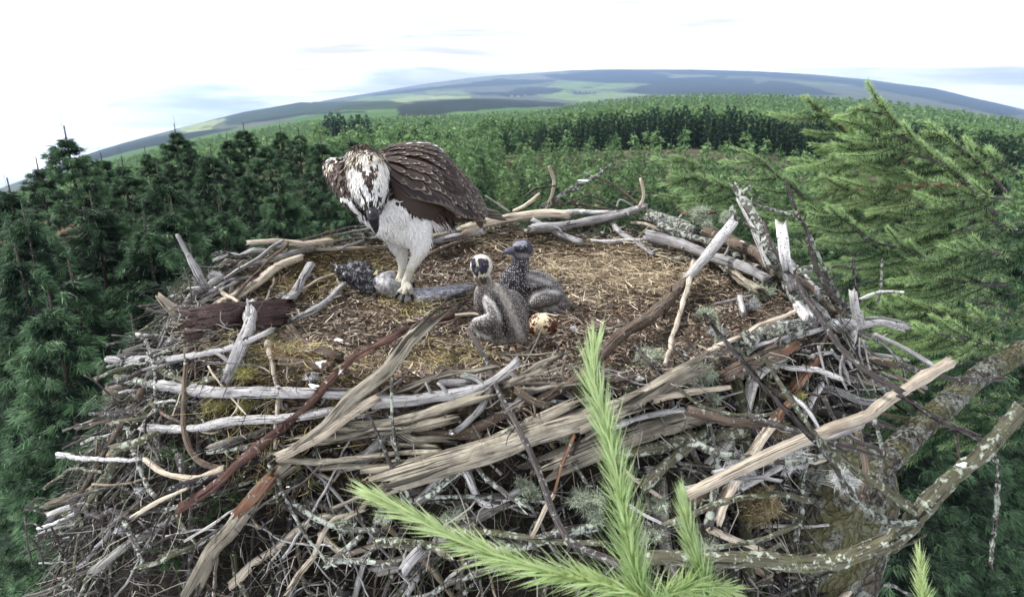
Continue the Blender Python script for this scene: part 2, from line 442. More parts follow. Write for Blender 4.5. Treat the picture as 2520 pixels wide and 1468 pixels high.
# land cover: base colour of polygons of the country seen from the nest
G_MOOR = (.10, .115, .085); G_DFOR = (.022, .034, .03); G_FOR = (.035, .055, .035); G_FIELD = (.15, .22, .09); G_BRIGHT = (.25, .30, .15)
G_GREEN = (.07, .135, .05); G_CLEAR = (.17, .13, .105); G_LMOOR = (.17, .185, .16)
LAND = [
 ('TC', [(500, 130), (900, 95), (1500, 60), (1900, 80), (1500, 120), (900, 160), (500, 190)], G_LMOOR),
 ('TC', [(900, 160), (1200, 120), (1700, 130), (1300, 165), (1000, 175), (700, 200), (300, 240), (250, 235)], G_DFOR),
 ('TC', [(1500, 95), (1900, 60), (2800, 55), (2800, 150), (2300, 155), (2000, 150), (1640, 125)], G_DFOR),
 ('TC', [(2250, 75), (2800, 60), (2800, 90), (2400, 90)], G_MOOR),
 ('TC', [(1620, 130), (1900, 145), (2280, 150), (2100, 185), (1800, 200), (1500, 215)], G_FIELD),
 ('TC', [(1480, 240), (1560, 215), (1850, 195), (2050, 215), (2300, 225), (2000, 260), (1800, 285)], G_FIELD),
 ('TC', [(1360, 182), (1560, 178), (1700, 192), (1500, 232), (1300, 246), (1200, 230)], G_DFOR),
 ('TC', [(1000, 212), (1240, 210), (1260, 232), (1100, 240)], G_DFOR),
 ('TC', [(1700, 205), (1900, 208), (1880, 222), (1740, 226)], G_FOR),
 ('TC', [(2050, 205), (2250, 165), (2520, 135), (3000, 110), (3000, 230), (2300, 230)], G_DFOR),
 ('TC', [(440, 272), (560, 240), (700, 232), (1000, 238), (1040, 256), (700, 262), (560, 280)], G_BRIGHT),
 ('TC', [(150, 272), (300, 245), (560, 222), (700, 230), (450, 262), (200, 302), (100, 300)], G_FIELD),
 ('TC', [(700, 205), (950, 200), (1000, 225), (700, 226)], G_FIELD),
 ('TC', [(500, 300), (640, 282), (1000, 255), (1250, 258), (1700, 290), (1690, 308), (1300, 322), (900, 350), (800, 372), (640, 378), (510, 384)], G_DFOR),
 ('TC', [(0, 280), (450, 272), (560, 290), (500, 330), (0, 350)], G_FOR),
 ('TC', [(505, 386), (850, 374), (860, 380), (600, 396), (510, 396)], G_CLEAR),
 ('TC', [(-300, 345), (500, 332), (480, 385), (-300, 400)], G_GREEN),
 ('TR', [(0, 84), (250, 86), (320, 100), (200, 106), (0, 108)], G_LMOOR),
 ('TR', [(-200, 165), (120, 128), (560, 118), (600, 160), (640, 140), (700, 128), (900, 150), (1200, 230), (-200, 225)], G_DFOR),
 ('TR', [(860, 140), (1120, 148), (1240, 165), (1000, 155), (860, 150)], G_FIELD),
 ('TR', [(0, 55), (800, 75), (1500, 150), (1900, 188), (2300, 290), (2500, 360), (2300, 375), (1800, 260), (1200, 150), (600, 100), (0, 82)], G_DFOR),
 ('TR', [(1130, 178), (1500, 225), (2100, 320), (1700, 290), (1300, 250), (1130, 215)], G_MOOR),
 ('TL', [(1230, 530), (1400, 468), (1620, 440), (1500, 505), (1480, 542), (1300, 548)], G_BRIGHT),
 ('TL', [(300, 800), (560, 700), (1050, 585), (1250, 560), (1700, 505), (1640, 532), (1300, 600), (900, 690), (480, 800), (200, 880)], G_DFOR),
 ('TL', [(1600, 420), (2100, 320), (2200, 310), (2700, 320), (2700, 360), (2200, 410), (1800, 480), (1600, 500)], G_FOR),
 ('TL', [(1650, 478), (2200, 400), (2700, 380), (2700, 395), (2200, 415), (1900, 470)], G_DFOR),
 ('TL', [(60, 870), (300, 790), (900, 610), (1230, 545), (1230, 560), (700, 680), (300, 830), (30, 930)], G_FOR),
]
def inpoly(x, y, P):
    c = np.zeros(len(x), bool); n = len(P)
    for i in range(n):
        x1, y1 = P[i]; x2, y2 = P[(i + 1) % n]
        if y1 == y2: continue
        t = ((y1 > y) != (y2 > y)) & (x < (x2 - x1) * (y - y1) / (y2 - y1) + x1)
        c ^= t
    return c
nA, nR = 620, 520
az = np.linspace(R(-62), R(62), nA)
rr = np.exp(np.concatenate([np.linspace(math.log(1.5), math.log(80), 60)[:-1], np.linspace(math.log(80), math.log(700), 120)[:-1], np.linspace(math.log(700), math.log(9000), nR - 178)]))
nR = len(rr)
AZ, RR = np.meshgrid(az, rr, indexing='ij')
Z = ground_z(AZ.ravel(), RR.ravel()).reshape(nA, nR)
RMX = np.interp(np.degrees(AZ), [-20, -13], [3000, 6600]); kf = np.where(RMX < 5000, 2500, 6000)
RR = np.where(RR > kf, kf + (RR - kf) * (RMX - kf) / (9000 - kf), RR)
X = RR * np.sin(AZ); Y = RR * np.cos(AZ)
def fbm(x, y, octv=4, sd=0):
    o = np.zeros_like(x); a = 1.0; r_ = np.random.default_rng(sd)
    for i in range(octv):
        for k in range(3):
            t = r_.random() * 6.28; f = 2 ** i * (.7 + .6 * r_.random()); ph = r_.random() * 6.28
            o += a * np.sin((x * math.cos(t) + y * math.sin(t)) * f + ph + 1.3 * np.sin((y * math.cos(t) - x * math.sin(t)) * f * .7 + ph * 2)) / 3
        a *= .5
    return o
Z = Z + np.where(RR > 60, fbm(X / RR * 30, np.log(RR) * 14, 3, 3) * RR * .0005, fbm(X / 3, Y / 3, 3, 4) * .12)
Z[:, RR[0] > 6100] += 0
VV = np.stack([X, Y, Z], -1).reshape(-1, 3)
px, py = project(VV)
px = px + fbm(X.ravel() / RR.ravel() * 60, np.log(RR.ravel()) * 40, 4, 5) * 5
py = py + fbm(X.ravel() / RR.ravel() * 70, np.log(RR.ravel()) * 50, 4, 6) * 1.6
colr = np.tile(np.array(G_MOOR), (len(VV), 1))
rf = RR.ravel()
colr[rf < 1000] = G_GREEN
for tg, P, c in LAND:
    PP = [cv(tg, *p) for p in P]
    k = inpoly(px, py, PP) & (rf > 560)
    colr[k] = c
# hedges and copses in the valley
hed = (fbm(X.ravel() / RR.ravel() * 90, np.log(rf) * 60, 2, 8) > .72) & (rf > 1500) & (colr[:, 1] > .12)
colr[hed] = G_FOR
near = rf < 95
colr[near] = (.055, .06, .035)
kk = fbm(VV[:, 0] / 6, VV[:, 1] / 6, 3, 9)
colr[near & (kk > .1)] = (.10, .075, .055)
colr[near & (kk > .55)] = (.085, .10, .045)
clr = near & (rf > 72) & (AZ.ravel() > R(8)); colr[clr] = (.105, .085, .072); colr[clr & (kk > .35)] = (.07, .08, .045)
i0 = (np.arange(nA - 1)[:, None] * nR + np.arange(nR - 1)[None, :]).ravel()
Q = np.stack([i0, i0 + nR, i0 + nR + 1, i0 + 1], 1)
m, t, p, out = new_mat('countryside')
at = t.new('ShaderNodeAttribute', attribute_name='Col')
g = t.new('ShaderNodeNewGeometry')
n1 = t.noise(t.scalev(g.outputs['Position'], (.012, .004, .03)), 1.0, 7, .7)
n2 = t.noise(g.outputs['Position'], 1.4, 6, .7)
c = t.mix(1.0, at.outputs['Color'], t.mix(t.mapr(n1, .3, .7), (.62, .66, .66), (1.35, 1.3, 1.25)), 'MULTIPLY')
c = t.mix(1.0, c, t.mix(t.mapr(n2, .3, .7), (.6, .6, .6), (1.4, 1.4, 1.4)), 'MULTIPLY')
t.lk(c, p.inputs['Base Color']); p.inputs['Roughness'].default_value = .95; p.inputs['Specular IOR Level'].default_value = 0.05
bump(t, p, n2, .6, .15)
tag(obj('ground', mesh_np('ground', VV, Q, m, col=colr)), kind='structure')

# ------------------------------------------------------------------ conifers
def conifer(rng, H, Rad, whorls, per, twigs, clus, tri, leaf, droop=.25, power=.85, bare=0.0, tipn=3, bottom=0.0, wid=.22):
    """returns crown arrays of a conifer standing on z=0 (vertices, colours)"""
    P = []; D = []; L = []; Cc = []
    for wi in range(whorls):
        f = (wi + rng.random() * .6) / whorls               # 0 top .. 1 bottom
        h = H * (1 - (f ** 1.12) * (1 - bottom)) - leaf * .5
        ln = Rad * (f ** power) * .98 + leaf * .35
        n = per if f > .15 else max(3, int(per * .6))
        for b in range(n):
            a = rng.random() * 6.283
            l = ln * (.72 + .45 * rng.random())
            el = .55 * (1 - f) + .12 * rng.normal() - .05
            ca, sa = math.cos(a), math.sin(a)
            nt = max(2, int(twigs * (.3 + .7 * l / Rad)))
            s = np.sort(rng.random(nt) ** .75)
            s = .14 + .86 * s
            bx = s * l
            bz = h + bx * math.tan(el) - droop * l * s ** 2 + .18 * l * np.maximum(0, s - .7) ** 1.2
            side = np.where(rng.random(nt) < .5, -1, 1) * (1 - s * .8) * l * .42 * rng.random(nt)
            for _ in range(clus):
                q = rng.random(nt)
                sx = side * q
                ox = bx + np.abs(sx) * .5
                pos = np.stack([ox * ca - sx * sa, ox * sa + sx * ca, bz - .12 * np.abs(sx) - rng.random(nt) * leaf * .3], 1)
                base = np.stack([ca * np.ones(nt) * .9 - sa * np.sign(side) * .7, sa * np.ones(nt) * .9 + ca * np.sign(side) * .7, -.25 - .35 * rng.random(nt)], 1)
                tip = np.clip((s - .45) * 1.5 + rng.normal(0, .22, nt), 0, 1)
                for k in range(tri):
                    P.append(pos + rng.normal(0, leaf * .18, (nt, 3)))
                    D.append(base + rng.normal(0, .42, (nt, 3)))
                    L.append(leaf * (.7 + .6 * rng.random(nt)))
                    Cc.append(tip)
    # leader
    nl = max(4, tri * 4)
    P.append(np.stack([np.zeros(nl), np.zeros(nl), H + min(leaf, .09) * np.linspace(-4, 3.2, nl)], 1))
    D.append(np.stack([rng.normal(0, .7, nl), rng.normal(0, .7, nl), np.full(nl, .8)], 1)); L.append(np.full(nl, min(leaf, .3) * .6)); Cc.append(np.full(nl, .8))
    P = np.concatenate(P); D = np.concatenate(D); L = np.concatenate(L); Cc = np.concatenate(Cc)
    V, T, _ = blades(P, D, L, L * wid, rng=rng)
    C = np.repeat(np.stack([Cc, Cc, Cc], 1), 3, 0)
    return V, T, C
def trunk_mesh(rng, H, r0, name, segs=8):
    s = Soup(); z = np.linspace(0, H, 7)
    P = np.stack([rng.normal(0, r0 * .15, 7), rng.normal(0, r0 * .15, 7), z], 1)
    V, T, Q, U = tube(P, r0 * (1 - z / H) ** .8 + .006, rng, segs, step=H / 22, rough=.05)
    s.add(V, T, Q, U)
    return s.mesh(name, M_TRUNK)
def crown_mesh(name, mat, *a, **k):
    V, T, C = conifer(*a, **k)
    return mesh_np(name, V, T, mat, col=C, smooth=False)

rngT = np.random.default_rng(11)
BIG = []
for i in range(3):
    H = 10.0
    c = crown_mesh('spruce_crown', M_SPRUCE, rngT, H, 1.95 + .15 * i, 74, 12, 17, 4, 9, .066, droop=.36, power=.70, bottom=.08, wid=.115)
    BIG.append((c, trunk_mesh(rngT, H + .12, .11, 'spruce_trunk')))
def add_big(px_, py_, Y, label, k, sc=1.0, mat=None, nm='spruce_tree', group=None, wide=1.0):
    top = atY(px_, py_, Y)
    zg = float(ground_z(np.array([math.atan2(top[0], top[1])]), np.array([math.hypot(top[0], top[1])]))[0])
    s = (top[2] - zg) / 10.0
    e = empty(nm, (top[0], top[1], zg)); e.scale = (s * sc * wide, s * sc * wide, s); e.rotation_euler.z = rngT.random() * 6.28
    c = obj('crown', BIG[k % 3][0], e); obj('trunk', BIG[k % 3][1], e)
    tag(e, label, 'spruce tree', group or 'tall spruces growing left of the nest')
    return e
bigs = [
 (160, 340, 7.4, 'tall spruce at the far left whose bare leader breaks the skyline'),
 (96, 410, 9.2, 'spruce with a thin wispy top just left of the tall skyline spruce'),
 (300, 410, 8.2, 'rounded spruce right of the tall skyline spruce at the far left'),
 (432, 325, 10.5, 'narrow spruce whose twiggy leader crosses the left hillside'),
 (598, 318, 13.5, 'distant spruce with a bare spike of a leader above the left hill'),
 (520, 385, 9.5, 'bushy spruce below the left hill, right of the narrow leader spruce'),
 (655, 358, 10.5, 'broad spruce between the spike-topped spruce and the osprey'),
 (735, 330, 12.5, 'light green spruce standing just left of the osprey, behind'),
 (790, 352, 9.6, 'dense spruce right behind the head of the osprey'),
 (392, 432, 6.6, 'near dark spruce filling the left middle above the stick pile'),
 (232, 505, 5.6, 'nearest dark spruce at the left edge, hanging sprays lit from above'),
 (60, 540, 5.2, 'dark spruce cut by the left border of the picture'),
 (545, 520, 6.4, 'spruce close behind the grey peg sticking up at the left rim'),
 (690, 470, 7.4, 'bright tipped spruce directly behind the left back rim of the nest'),
 (470, 640, 4.6, 'low spruce in deep shade right outside the left rim'),
 (120, 760, 4.0, 'very dark spruce low down at the left edge of the picture'),
 (-60, 420, 7.0, 'spruce whose crown reaches in from beyond the left border'),
 (330, 820, 3.6, 'shaded spruce below the left rim, beside the stick tips'),
 (20, 470, 6.4, 'spruce at the left border under the sky gap'),
 (360, 560, 5.4, 'fine needled spruce in the middle of the left wall of trees'),
 (610, 430, 8.4, 'spruce between the grey peg and the osprey, upper'),
 (870, 420, 8.6, 'spruce directly behind the back of the bowed osprey'),
 (180, 680, 4.4, 'deep shaded spruce left of the stick tips'),
 (250, 395, 11.0, 'slim spruce right of the tall skyline spruce, farther back'),
 (470, 365, 12.0, 'slim spruce right of the narrow leader spruce'),
 (690, 322, 14.5, 'slim far spruce near the dark copse'),
 (860, 345, 13.0, 'slim spruce above the back of the osprey'),
 (420, 520, 5.8, 'spruce directly above the tips of the left rim sticks'),
 (40, 640, 4.6, 'lower spruce at the left border in shade'),
 (560, 345, 13.0, 'slim spruce in front of the green left field'),
 (360, 378, 12.5, 'slim spruce below the long left hill'),
]
for i, (x, y, Yd, lb) in enumerate(bigs): add_big(x, y, Yd, lb, i, wide=.95 if i < 9 else .85)

# younger trees of the slope behind the nest
YNG = [crown_mesh('young_spruce', M_YOUNG, rngT, 5.0, 1.5 + .2 * i, 30, 9, 9, 2, 8, .125, droop=.2, power=.85, bottom=.04, wid=.15) for i in range(3)]
EDG = [crown_mesh('plantation_spruce', M_DARKSP, rngT, 6.0, 1.15 + .1 * i, 24, 8, 6, 1, 7, .26, droop=.12, power=.7, bottom=.03, wid=.17) for i in range(3)]
def scatter(rng, azr, rrng, sp, n):
    pts = []; grid = {}
    for _ in range(n):
        a = rng.uniform(*azr); r_ = math.sqrt(rng.uniform(rrng[0] ** 2, rrng[1] ** 2))
        x, y = r_ * math.sin(a), r_ * math.cos(a)
        g_ = (int(x // sp), int(y // sp))
        if any((x - q[0]) ** 2 + (y - q[1]) ** 2 < sp * sp for i in (-1, 0, 1) for j in (-1, 0, 1) for q in grid.get((g_[0] + i, g_[1] + j), ())): continue
        grid.setdefault(g_, []).append((x, y)); pts.append((x, y, a, r_))
    return pts
def gz(x, y): return float(ground_z(np.array([math.atan2(x, y)]), np.array([math.hypot(x, y)]))[0])
cnt = 0; extra = []
regs = [(-12, -4, 'behind the osprey'), (-4, 8, 'between the osprey and the plantation edge'), (8, 20, 'below the plantation edge'), (20, 60, 'behind the larch boughs on the right')]
pts = sorted(scatter(rngT, (R(-16), R(40)), (13, 84), 2.15, 8000), key=lambda q: q[3])
for (x, y, a, r_) in pts:
    h = (3.9 + 1.7 * rngT.random()) if r_ < 40 else (2.8 + 1.8 * rngT.random())
    if r_ < 22: h += 1.2
    if a < R(-2): h += 1.3
    if R(9) < a < R(31) and 80 < r_ < 86 and rngT.random() < .85: continue
    if a > R(26) and rngT.random() < .4: continue
    if cnt < 165:
        o = obj('young_spruce', YNG[cnt % 3]); o.location = (x, y, gz(x, y)); s = h / 5.0
        o.scale = (s * rngT.uniform(.85, 1.15),) * 2 + (s,); o.rotation_euler.z = rngT.random() * 6.28
        ad = math.degrees(a)
        zone = next((q[2] for q in regs if q[0] <= ad < q[1]), 'in the left middle distance')
        band = 'near' if r_ < 30 else 'farther'
        tag(o, f'{band} young spruce {zone}', 'spruce tree', f'{band} young spruces {zone}')
        cnt += 1
    else: extra.append((x, y, h))
# front row of the dark plantation edge
ei = 0
for a in np.linspace(R(-1), R(37), 92):
    r_ = np.interp(a, [R(-1), R(8), R(20), R(37)], [104, 92, 90, 96]) + rngT.uniform(-2, 2); x, y = r_ * math.sin(a), r_ * math.cos(a)
    o = obj('plantation_spruce', EDG[ei % 3]); h = rngT.uniform(4.3, 5.7) * np.interp(a, [R(-1), R(6), R(12)], [.55, .85, 1]); s = h / 6.0
    o.location = (x, y, gz(x, y)); o.scale = (s * .95, s * .95, s); o.rotation_euler.z = rngT.random() * 6.28
    zone = 'left end' if a < R(9) else ('middle' if a < R(22) else 'right end, behind the larch')
    tag(o, f'dark spruce in the front row of the plantation edge, {zone}', 'spruce tree', f'dark front row of the plantation, {zone}')
    ei += 1
# small dark copse left of the osprey's head, far off
for i in range(9):
    p_ = atY(800 + i * 12 + rngT.uniform(-4, 4), 291 + rngT.uniform(-3, 5), 150)
    z = gz(p_[0], 150); o = obj('copse_spruce', EDG[i % 3]); h = p_[2] - z + 1.0; s = max(4.0, h) / 6.0
    o.location = (p_[0], 150 + rngT.uniform(-3, 3), z); o.scale = (s, s, s)
    tag(o, 'tall dark spruce in the small copse above the head of the osprey', 'spruce tree', 'dark copse spruces')
# everything behind: one forest
S_ = Soup()
LOD = [conifer(rngT, 5.0, 1.2, 8, 6, 3, 1, 2, .55, droop=.1, power=.7, bottom=.03, wid=.5) for _ in range(3)]
LODf = [conifer(rngT, 5.0, 1.25, 4, 5, 2, 2, 1, .8, droop=.1, power=.7, bottom=.03, wid=.75) for _ in range(3)]
def plant(x, y, h, lod, tint=0.0):
    V, T, C = lod[int(rngT.integers(3))]; s = h / 5.0; a = rngT.random() * 6.28
    ca, sa = math.cos(a), math.sin(a)
    W = np.stack([(V[:, 0] * ca - V[:, 1] * sa) * s, (V[:, 0] * sa + V[:, 1] * ca) * s, V[:, 2] * s], 1)
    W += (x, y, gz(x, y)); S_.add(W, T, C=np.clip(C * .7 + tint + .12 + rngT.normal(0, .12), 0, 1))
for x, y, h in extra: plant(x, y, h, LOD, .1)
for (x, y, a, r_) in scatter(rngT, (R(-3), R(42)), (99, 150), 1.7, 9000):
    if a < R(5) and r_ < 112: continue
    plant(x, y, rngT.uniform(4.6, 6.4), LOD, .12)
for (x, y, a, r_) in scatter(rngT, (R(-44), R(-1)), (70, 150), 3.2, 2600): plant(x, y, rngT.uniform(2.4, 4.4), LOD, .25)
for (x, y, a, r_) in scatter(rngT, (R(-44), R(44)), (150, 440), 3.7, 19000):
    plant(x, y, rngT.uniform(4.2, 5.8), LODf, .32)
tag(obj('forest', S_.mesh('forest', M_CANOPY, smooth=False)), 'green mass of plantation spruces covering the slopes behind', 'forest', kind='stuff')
# far houses of the village
m_hw = simple('house_render', (.6, .6, .58), (.7, .7, .68)); m_rf = simple('slate_roof', (.10, .10, .11), (.14, .14, .15))
for i, (hx, hy) in enumerate([(1722, 214), (1760, 212), (1800, 218), (1835, 214), (1862, 222), (1300, 243), (1345, 246), (1395, 240), (1490, 236), (1765, 292), (1610, 226)]):
    x_, y_ = cv('TC', hx, hy); d = ray(x_, y_); a = math.atan2(d[0], d[1]); s_ = d[2] / math.hypot(d[0], d[1])
    rs = np.linspace(800, 5800, 400); zz = ground_z(np.full(400, a), rs); k = int(np.argmax(zz > CZ + rs * s_)); r_ = rs[k] if k else 2600
    sc = r_ / 700; o = empty('house', (r_ * math.sin(a), r_ * math.cos(a), zz[k] if k else gz(r_ * math.sin(a), r_ * math.cos(a))))
    w2, d2, h2 = 1.5 * sc, 1.0 * sc, 1.0 * sc
    V = [(-w2, -d2, -sc), (w2, -d2, -sc), (w2, d2, -sc), (-w2, d2, -sc), (-w2, -d2, h2), (w2, -d2, h2), (w2, d2, h2), (-w2, d2, h2)]
    Qb = np.array([(0, 1, 5, 4), (1, 2, 6, 5), (2, 3, 7, 6), (3, 0, 4, 7)])
    obj('wall', mesh_np('house_wall', V, Qb, m_hw, smooth=False, col=np.ones((8, 3))), o)
    V = [(-w2 * 1.05, -d2 * 1.1, h2), (w2 * 1.05, -d2 * 1.1, h2), (w2 * 1.05, d2 * 1.1, h2), (-w2 * 1.05, d2 * 1.1, h2), (-w2 * 1.05, 0, h2 * 1.8), (w2 * 1.05, 0, h2 * 1.8)]
    obj('roof', mesh_np('house_roof', V, [np.array([(0, 1, 5, 4), (2, 3, 4, 5)]), np.array([(3, 0, 4), (1, 2, 5)])], m_rf, smooth=False, col=np.ones((6, 3))), o)
    tag(o, 'tiny pale farmhouse among the far valley fields', 'house', 'far houses in the valley')

# ------------------------------------------------------------------ haze
lowest = float(Z.min()) - 1
hz_ = (-3100, -2, lowest, 6200, 6900, CZ + 25)
x0, y0, z0, x1, y1, z1 = hz_
V = [(x0, y0, z0), (x1, y0, z0), (x1, y1, z0), (x0, y1, z0), (x0, y0, z1), (x1, y0, z1), (x1, y1, z1), (x0, y1, z1)]
Qb = np.array([(0, 3, 2, 1), (4, 5, 6, 7), (0, 1, 5, 4), (1, 2, 6, 5), (2, 3, 7, 6), (3, 0, 4, 7)])
m = bpy.data.materials.new('valley_air'); m.use_nodes = True; t = NT(m.node_tree); t.n.clear()
out = t.new('ShaderNodeOutputMaterial'); pv = t.new('ShaderNodeVolumePrincipled')
pv.inputs['Color'].default_value = (.42, .60, .93, 1); pv.inputs['Density'].default_value = 1.75e-4; pv.inputs['Anisotropy'].default_value = .2
t.lk(pv.outputs[0], out.inputs['Volume'])
hz = obj('haze', mesh_np('haze', V, Qb, m, smooth=False)); tag(hz, 'thin blue haze filling the valley air', 'haze', kind='stuff')
# ------------------------------------------------------------------ the nest
NX, NY, RX, RY = -0.02, 1.84, .88, .69
def H0(x, y):
    x = np.asarray(x, float); y = np.asarray(y, float)
    dx = x - NX; dy = y - NY
    rx = np.where(dx > 0, .90, .86); ry = np.where(dy > 0, .74, .66)
    ang = np.arctan2(dy / ry, dx / rx)
    rho = np.hypot(dx / rx, dy / ry) * (1 + .035 * np.sin(3 * ang + 1) + .025 * np.sin(7 * ang + 2))
    cup = -.012 + .0 * rho
    rim = .075 * np.clip((rho - .68) / .27, 0, 1) ** 1.6
    out = np.where(rho > 1, -1.25 * (rho - 1) - .25 * np.clip(rho - 1, 0, 9) ** 2, 0)
    return cup + rim + out
def H(x, y):
    return H0(x, y) + .012 * np.sin(x * 23 + np.sin(y * 17) * 2) * np.sin(y * 29 + 1.3 * np.sin(x * 11)) 
def hit(px, py, dz=0.0):
    d = ray(px, py); t = np.linspace(.45, 3.6, 420)
    p = np.array((0, 0, CZ))[None] + d[None] * t[:, None]
    f = p[:, 2] - H0(p[:, 0], p[:, 1]) - dz
    k = np.where((f[:-1] > 0) & (f[1:] <= 0))[0]
    if len(k):
        i = k[0]; u = f[i] / (f[i] - f[i + 1]); return p[i] + (p[i + 1] - p[i]) * u
    i = int(np.argmin(f)); return p[i]
rn = np.random.default_rng(21)
# bed of packed litter
n_r, n_a = 300, 520
rho = np.linspace(0, 1.75, n_r) ; th = np.linspace(0, 2 * np.pi, n_a, endpoint=False)
RH, TH = np.meshgrid(rho, th, indexing='ij')
Xn = NX + RH * .88 * np.cos(TH); Yn = NY + RH * .70 * np.sin(TH)
Zn = H(Xn, Yn) + fbm(Xn * 40, Yn * 40, 4, 12) * np.where(RH > 1, .014, .0045) + fbm(Xn * 11, Yn * 11, 3, 13) * np.where(RH > .97, .018, .003) - .006 - .075 * np.clip((RH - 1.0) / .12, 0, 1) - 4.0 * np.clip(RH - 1.10, 0, 9) * np.clip((np.cos(TH) - .62) * 5, 0, 1)
i0 = (np.arange(n_r - 1)[:, None] * n_a + np.arange(n_a)[None, :]); i1 = (np.arange(n_r - 1)[:, None] * n_a + (np.arange(n_a)[None, :] + 1) % n_a)
Qn = np.stack([i0, i1, i1 + n_a, i0 + n_a], -1).reshape(-1, 4)
Vn = np.stack([Xn, Yn, Zn], -1).reshape(-1, 3)
m, t, p, out = new_mat('nest_litter')
g = t.new('ShaderNodeNewGeometry'); P_ = g.outputs['Position']
a_ = t.noise(P_, 9, 4, .6); b_ = t.noise(P_, 110, 5, .7, .8); v_ = t.voro(P_, 160)
c = t.mix(t.mapr(a_, .35, .65), (.050, .038, .031), (.098, .078, .060))
c = t.mix(t.mapr(b_, .45, .7), c, (.24, .18, .11))
c = t.mix(t.mapr(b_, .42, .30), c, (.012, .009, .008))
c = t.mix(t.mapr(v_.outputs['Distance'], .06, .12, 1, 0), c, (.40, .36, .30))
at = t.new('ShaderNodeAttribute', attribute_name='Col')
c = t.mix(1.0, c, at.outputs['Color'], 'MULTIPLY')
t.lk(c, p.inputs['Base Color']); p.inputs['Roughness'].default_value = .95
bump(t, p, b_, 1.0, .006)
cn = np.where(RH.ravel() > .98, .16, 1.0)  # bed outside the rim darkened, painting the shade in gaps between sticks
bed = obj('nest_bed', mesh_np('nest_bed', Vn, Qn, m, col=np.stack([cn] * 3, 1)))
tag(bed, 'brown bed of packed litter and bark crumbs that fills the stick nest', 'nest')

# straw, roots and crumbs of the lining
def flat_dirs(n):
    a = rn.random(n) * 6.283
    return np.stack([np.cos(a), np.sin(a), rn.normal(.04, .16, n)], 1)
def straw(name, n, region, cols, Lr, Wr, lab, cat, lift=.004, bend=.55, mat_=None, clump=None):
    if clump is None:
        x = NX + rn.uniform(-1.3, 1.3, n * 3); y = NY + rn.uniform(-1, 1, n * 3)
    else:
        k = rn.integers(0, len(clump), n * 3); cc = np.array(clump)
        x = cc[k, 0] + rn.normal(0, 1, n * 3) * cc[k, 2]; y = cc[k, 1] + rn.normal(0, 1, n * 3) * cc[k, 2]
    r_ = np.hypot((x - NX) / .88, (y - NY) / .70)
    ok = region(x, y, r_); x = x[ok][:n]; y = y[ok][:n]; n = len(x)
    P = np.stack([x, y, H(x, y) + rn.random(n) ** 2 * lift * 3 + .001], 1)
    L = rn.uniform(*Lr, n); W = rn.uniform(*Wr, n)
    D = flat_dirs(n)
    ii = r_[ok][:n] > 1.0
    D[ii, 2] -= rn.random(ii.sum()) * 1.2
    bd = np.cross(D, np.array((0, 0, 1.)))
    bd = bd * rn.normal(0, bend, (n, 1)) + np.array((0, 0, -1)) * rn.normal(.05, .2, (n, 1))
    side = np.cross(D, rn.normal(0, 1, (n, 3)) * .5 + np.array((0, 0, 1)))
    V, _, Q = blades(P, D, L, W, side=side, bend=bd[:, :], seg=4) if False else _strips(P, D, L, W, side, bd, 4)
    pal = np.array(cols)[rn.integers(0, len(cols), n)] * rn.uniform(.8, 1.75, (n, 1))
    C = np.repeat(pal, 10, 0)
    o = obj(name, mesh_np(name, V, Q, mat_ or M_STRAW, col=C)); tag(o, lab, cat, kind='stuff'); return o
def _strips(P, D, L, W, side, bd, seg, kink=0.35):
    n = len(P); rows = []; L = L[:, None]; W = W[:, None]
    side = side / (np.linalg.norm(side, axis=1)[:, None] + 1e-9)
    kk = rn.normal(0, kink, (n, 3)) * np.array((1, 1, .35))
    for s in range(seg + 1):
        f = s / seg; c = P + D * L * f + bd * L * f * f + kk * L * math.sin(f * 6.28) * .25
        w = W * (1 - .5 * f)
        rows.append(np.stack([c - side * w / 2, c + side * w / 2], 1))
    V = np.stack(rows, 1).reshape(-1, 3); m_ = 2 * (seg + 1); b = np.arange(n) * m_
    q = [np.stack([b + 2 * s, b + 2 * s + 1, b + 2 * s + 3, b + 2 * s + 2], 1) for s in range(seg)]
    return V, None, np.concatenate(q)
m, t, p, out = new_mat('dry_straw')
at = t.new('ShaderNodeAttribute', attribute_name='Col'); t.lk(at.outputs['Color'], p.inputs['Base Color']); p.inputs['Roughness'].default_value = .8
M_STRAW = m
BR = [(.085, .066, .053), (.145, .115, .092), (.25, .21, .17), (.42, .37, .30), (.045, .032, .026), (.055, .036, .028), (.03, .022, .02)]
GO = [(.35, .285, .185), (.46, .39, .27), (.27, .215, .145), (.19, .145, .10), (.58, .52, .39), (.12, .08, .055), (.07, .05, .04)]
straw('dry_litter', 26000, lambda x, y, r: r < 1.02, BR, (.012, .045), (.0015, .0048), 'brown tangle of rootlets and needles lining the nest', 'nest lining')
gc = [(*hit(*q)[:2], s) for q, s in [((1250, 590), .10), ((1350, 600), .12), ((1450, 610), .12), ((1520, 660), .11), ((1600, 660), .10), ((1500, 720), .10), ((1650, 700), .07), ((1580, 620), .1), ((1400, 680), .06), ((1450, 560), .08)]]
straw('curly_grass', 9000, lambda x, y, r: r < .99, GO, (.02, .06), (.0014, .0034), 'curly golden dry grass heaped at the right back of the nest cup', 'dry grass', lift=.011, bend=1.1, clump=gc)
gl = [(*hit(*q)[:2], s) for q, s in [((780, 680), .08), ((720, 720), .06), ((650, 880), .07), ((830, 940), .06), ((600, 930), .05), ((900, 650), .06), ((1000, 760), .06), ((760, 640), .06), ((700, 960), .05), ((1100, 900), .06)]]
straw('mossy_grass', 6500, lambda x, y, r: r < 1.1, [(.26, .24, .09), (.20, .17, .08), (.33, .28, .13), (.15, .10, .06), (.12, .08, .05)], (.012, .045), (.001, .0025), 'yellowish mossy grass in the left half of the nest', 'dry grass', lift=.01, bend=1.1, clump=gl)
